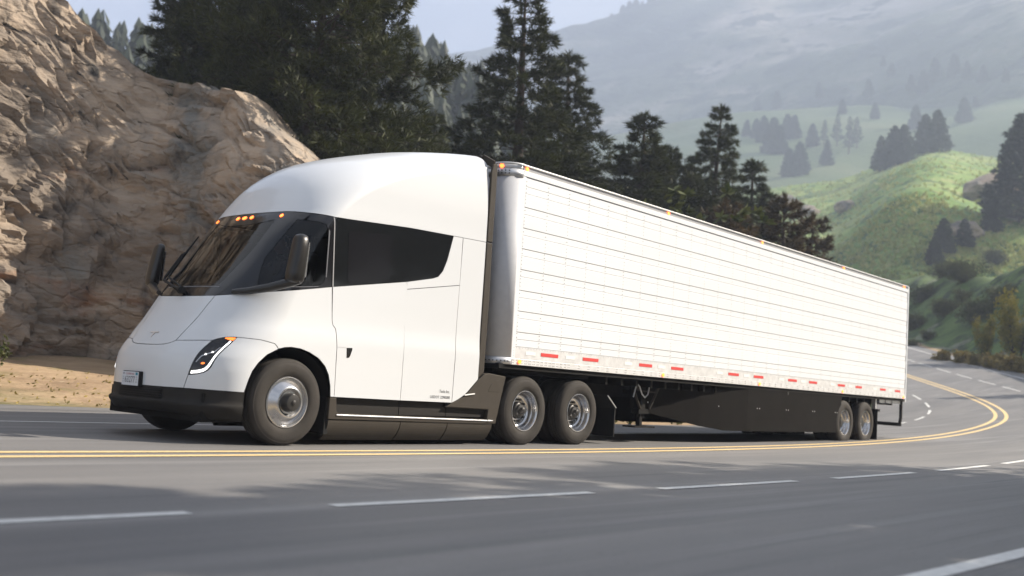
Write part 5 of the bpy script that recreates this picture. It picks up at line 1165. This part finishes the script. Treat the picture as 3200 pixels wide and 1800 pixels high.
# ------------------------------------------------------------------ driver
def driver():
    P = empty('person', (.66, YC, 1.70)); tag(P, 'driver in a dark shirt sitting upright at the wheel behind the side window', 'person')
    def skin_body(name, V, E, R, material, parent, sub=2):
        me = bpy.data.meshes.new(name); me.from_pydata(V, E, []); o = link(name, me, parent); me.materials.append(material)
        m = o.modifiers.new('s', 'SKIN'); 
        sv = me.skin_vertices[0].data
        for i, r in enumerate(R): sv[i].radius = r if isinstance(r, tuple) else (r, r)
        sv[0].use_root = True
        d = o.modifiers.new('d', 'SUBSURF'); d.levels = sub; d.render_levels = sub
        bpy.context.view_layer.update(); em = bpy.data.meshes.new_from_object(o.evaluated_get(bpy.context.evaluated_depsgraph_get()))
        o.modifiers.clear(); o.data = em; em.name = name
        em.polygons.foreach_set('use_smooth', [True]*len(em.polygons)); return o
    # joints relative to the seat point: x back, y right of the driver's left, z up
    V = [(0, 0, .08), (.03, 0, .25), (.04, 0, .42), (.01, 0, .53), (-.005, 0, .60), (-.01, 0, .66),
         (-.02, -.19, .50), (-.22, -.24, .30), (-.44, -.18, .30), (-.02, .19, .50), (-.22, .24, .30), (-.44, .18, .30),
         (-.02, -.10, .06), (-.44, -.13, .10), (-.50, -.13, -.34), (-.02, .10, .06), (-.44, .13, .10), (-.50, .13, -.34), (-.60, -.13, -.40), (-.60, .13, -.40)]
    E = [(0, 1), (1, 2), (2, 3), (3, 4), (4, 5), (3, 6), (6, 7), (7, 8), (3, 9), (9, 10), (10, 11), (0, 12), (12, 13), (13, 14), (0, 15), (15, 16), (16, 17), (14, 18), (17, 19)]
    R = [(.13, .16), (.13, .17), (.13, .18), (.10, .13), .058, .056, .065, .050, .036, .065, .050, .036, .095, .07, .05, .095, .07, .05, .04, .04]
    body = skin_body('body', V, E, R, M['shirt'], P)
    # head with brow, nose, jaw and ears
    bm = bmesh.new(); bmesh.ops.create_uvsphere(bm, u_segments=28, v_segments=20, radius=1.0)
    for v in bm.verts:
        x, y, z = v.co; w = .078*(1-.22*max(0, -z)**1.5); fx = -x
        X = x*.098; Yy = y*w; Z = z*.125
        if x < -.3:
            X -= .020*math.exp(-((y/.16)**2+((z+.10)/.22)**2)); X -= .010*math.exp(-((y/.5)**2+((z+.85)/.25)**2)); X -= .006*math.exp(-((z-.28)/.12)**2)
            X += .010*math.exp(-(((abs(y)-.38)/.16)**2+((z-.08)/.12)**2)); X -= .006*math.exp(-((y/.3)**2+((z+.48)/.10)**2))
        v.co = Vector((X-.02, Yy, Z+.79))
    me = bpy.data.meshes.new('head'); bm.to_mesh(me); bm.free(); me.materials.append(M['skin']); me.polygons.foreach_set('use_smooth', [True]*len(me.polygons)); link('head', me, P)
    bm = bmesh.new(); bmesh.ops.create_uvsphere(bm, u_segments=24, v_segments=16, radius=1.0)
    for v in bm.verts: v.co = Vector((v.co.x*.106+.004, v.co.y*.086, max(v.co.z, -.25 if v.co.x > 0 else .42)*.135+.80))
    me = bpy.data.meshes.new('hair'); bm.to_mesh(me); bm.free(); me.materials.append(M['hair']); me.polygons.foreach_set('use_smooth', [True]*len(me.polygons)); link('hair', me, P)
    for s in (-1, 1):
        e = MB().disc((-.108, s*.030, .803), (-1, 0, 0), .010, .006, 10).build('eye', M['plate'], P); MB().disc((-.1135, s*.030, .803), (-1, 0, 0), .005, .002, 8).build('pupil', M['ink'], e)
        MB().tube([(.0, s*.078, .76), (.012, s*.090, .79), (.005, s*.086, .825), (-.012, s*.078, .80)], .011, 8).build('ear', M['skin'], P)
        h0 = Vector((-.46, s*.175, .29)); hv = [tuple(h0+Vector((-.0, 0, 0))), tuple(h0+Vector((-.05, s*.004, .01)))]; he = [(0, 1)]; hr = [.030, (.026, .036)]
        for f in range(4):
            b = len(hv); y0 = s*(.024-.016*f)
            hv += [tuple(h0+Vector((-.085, y0, .022))), tuple(h0+Vector((-.108, y0, .004))), tuple(h0+Vector((-.096, y0, -.018)))]; he += [(1, b), (b, b+1), (b+1, b+2)]; hr += [.0095, .0085, .0075]
        b = len(hv); hv += [tuple(h0+Vector((-.05, -s*.030, .016))), tuple(h0+Vector((-.080, -s*.036, -.004)))]; he += [(0, b), (b, b+1)]; hr += [.011, .009]
        skin_body('hand', hv, he, hr, M['skin'], P, 1)
driver()

# ------------------------------------------------------------------ haze over the valley
HZM = bpy.data.materials.new('haze'); HZM.use_nodes = True; ht = HZM.node_tree; ht.nodes.remove(ht.nodes['Principled BSDF'])
pv = ht.nodes.new('ShaderNodeVolumePrincipled'); pv.inputs['Color'].default_value = (0.72, 0.81, 1.0, 1); pv.inputs['Density'].default_value = 0.00068; pv.inputs['Anisotropy'].default_value = 0.1
ht.links.new(pv.outputs['Volume'], ht.nodes['Material Output'].inputs['Volume'])
hz = MB().box(-46, 1680, -48, 1420, -3.2, 860).build('haze', HZM); tag(hz, kind='stuff')
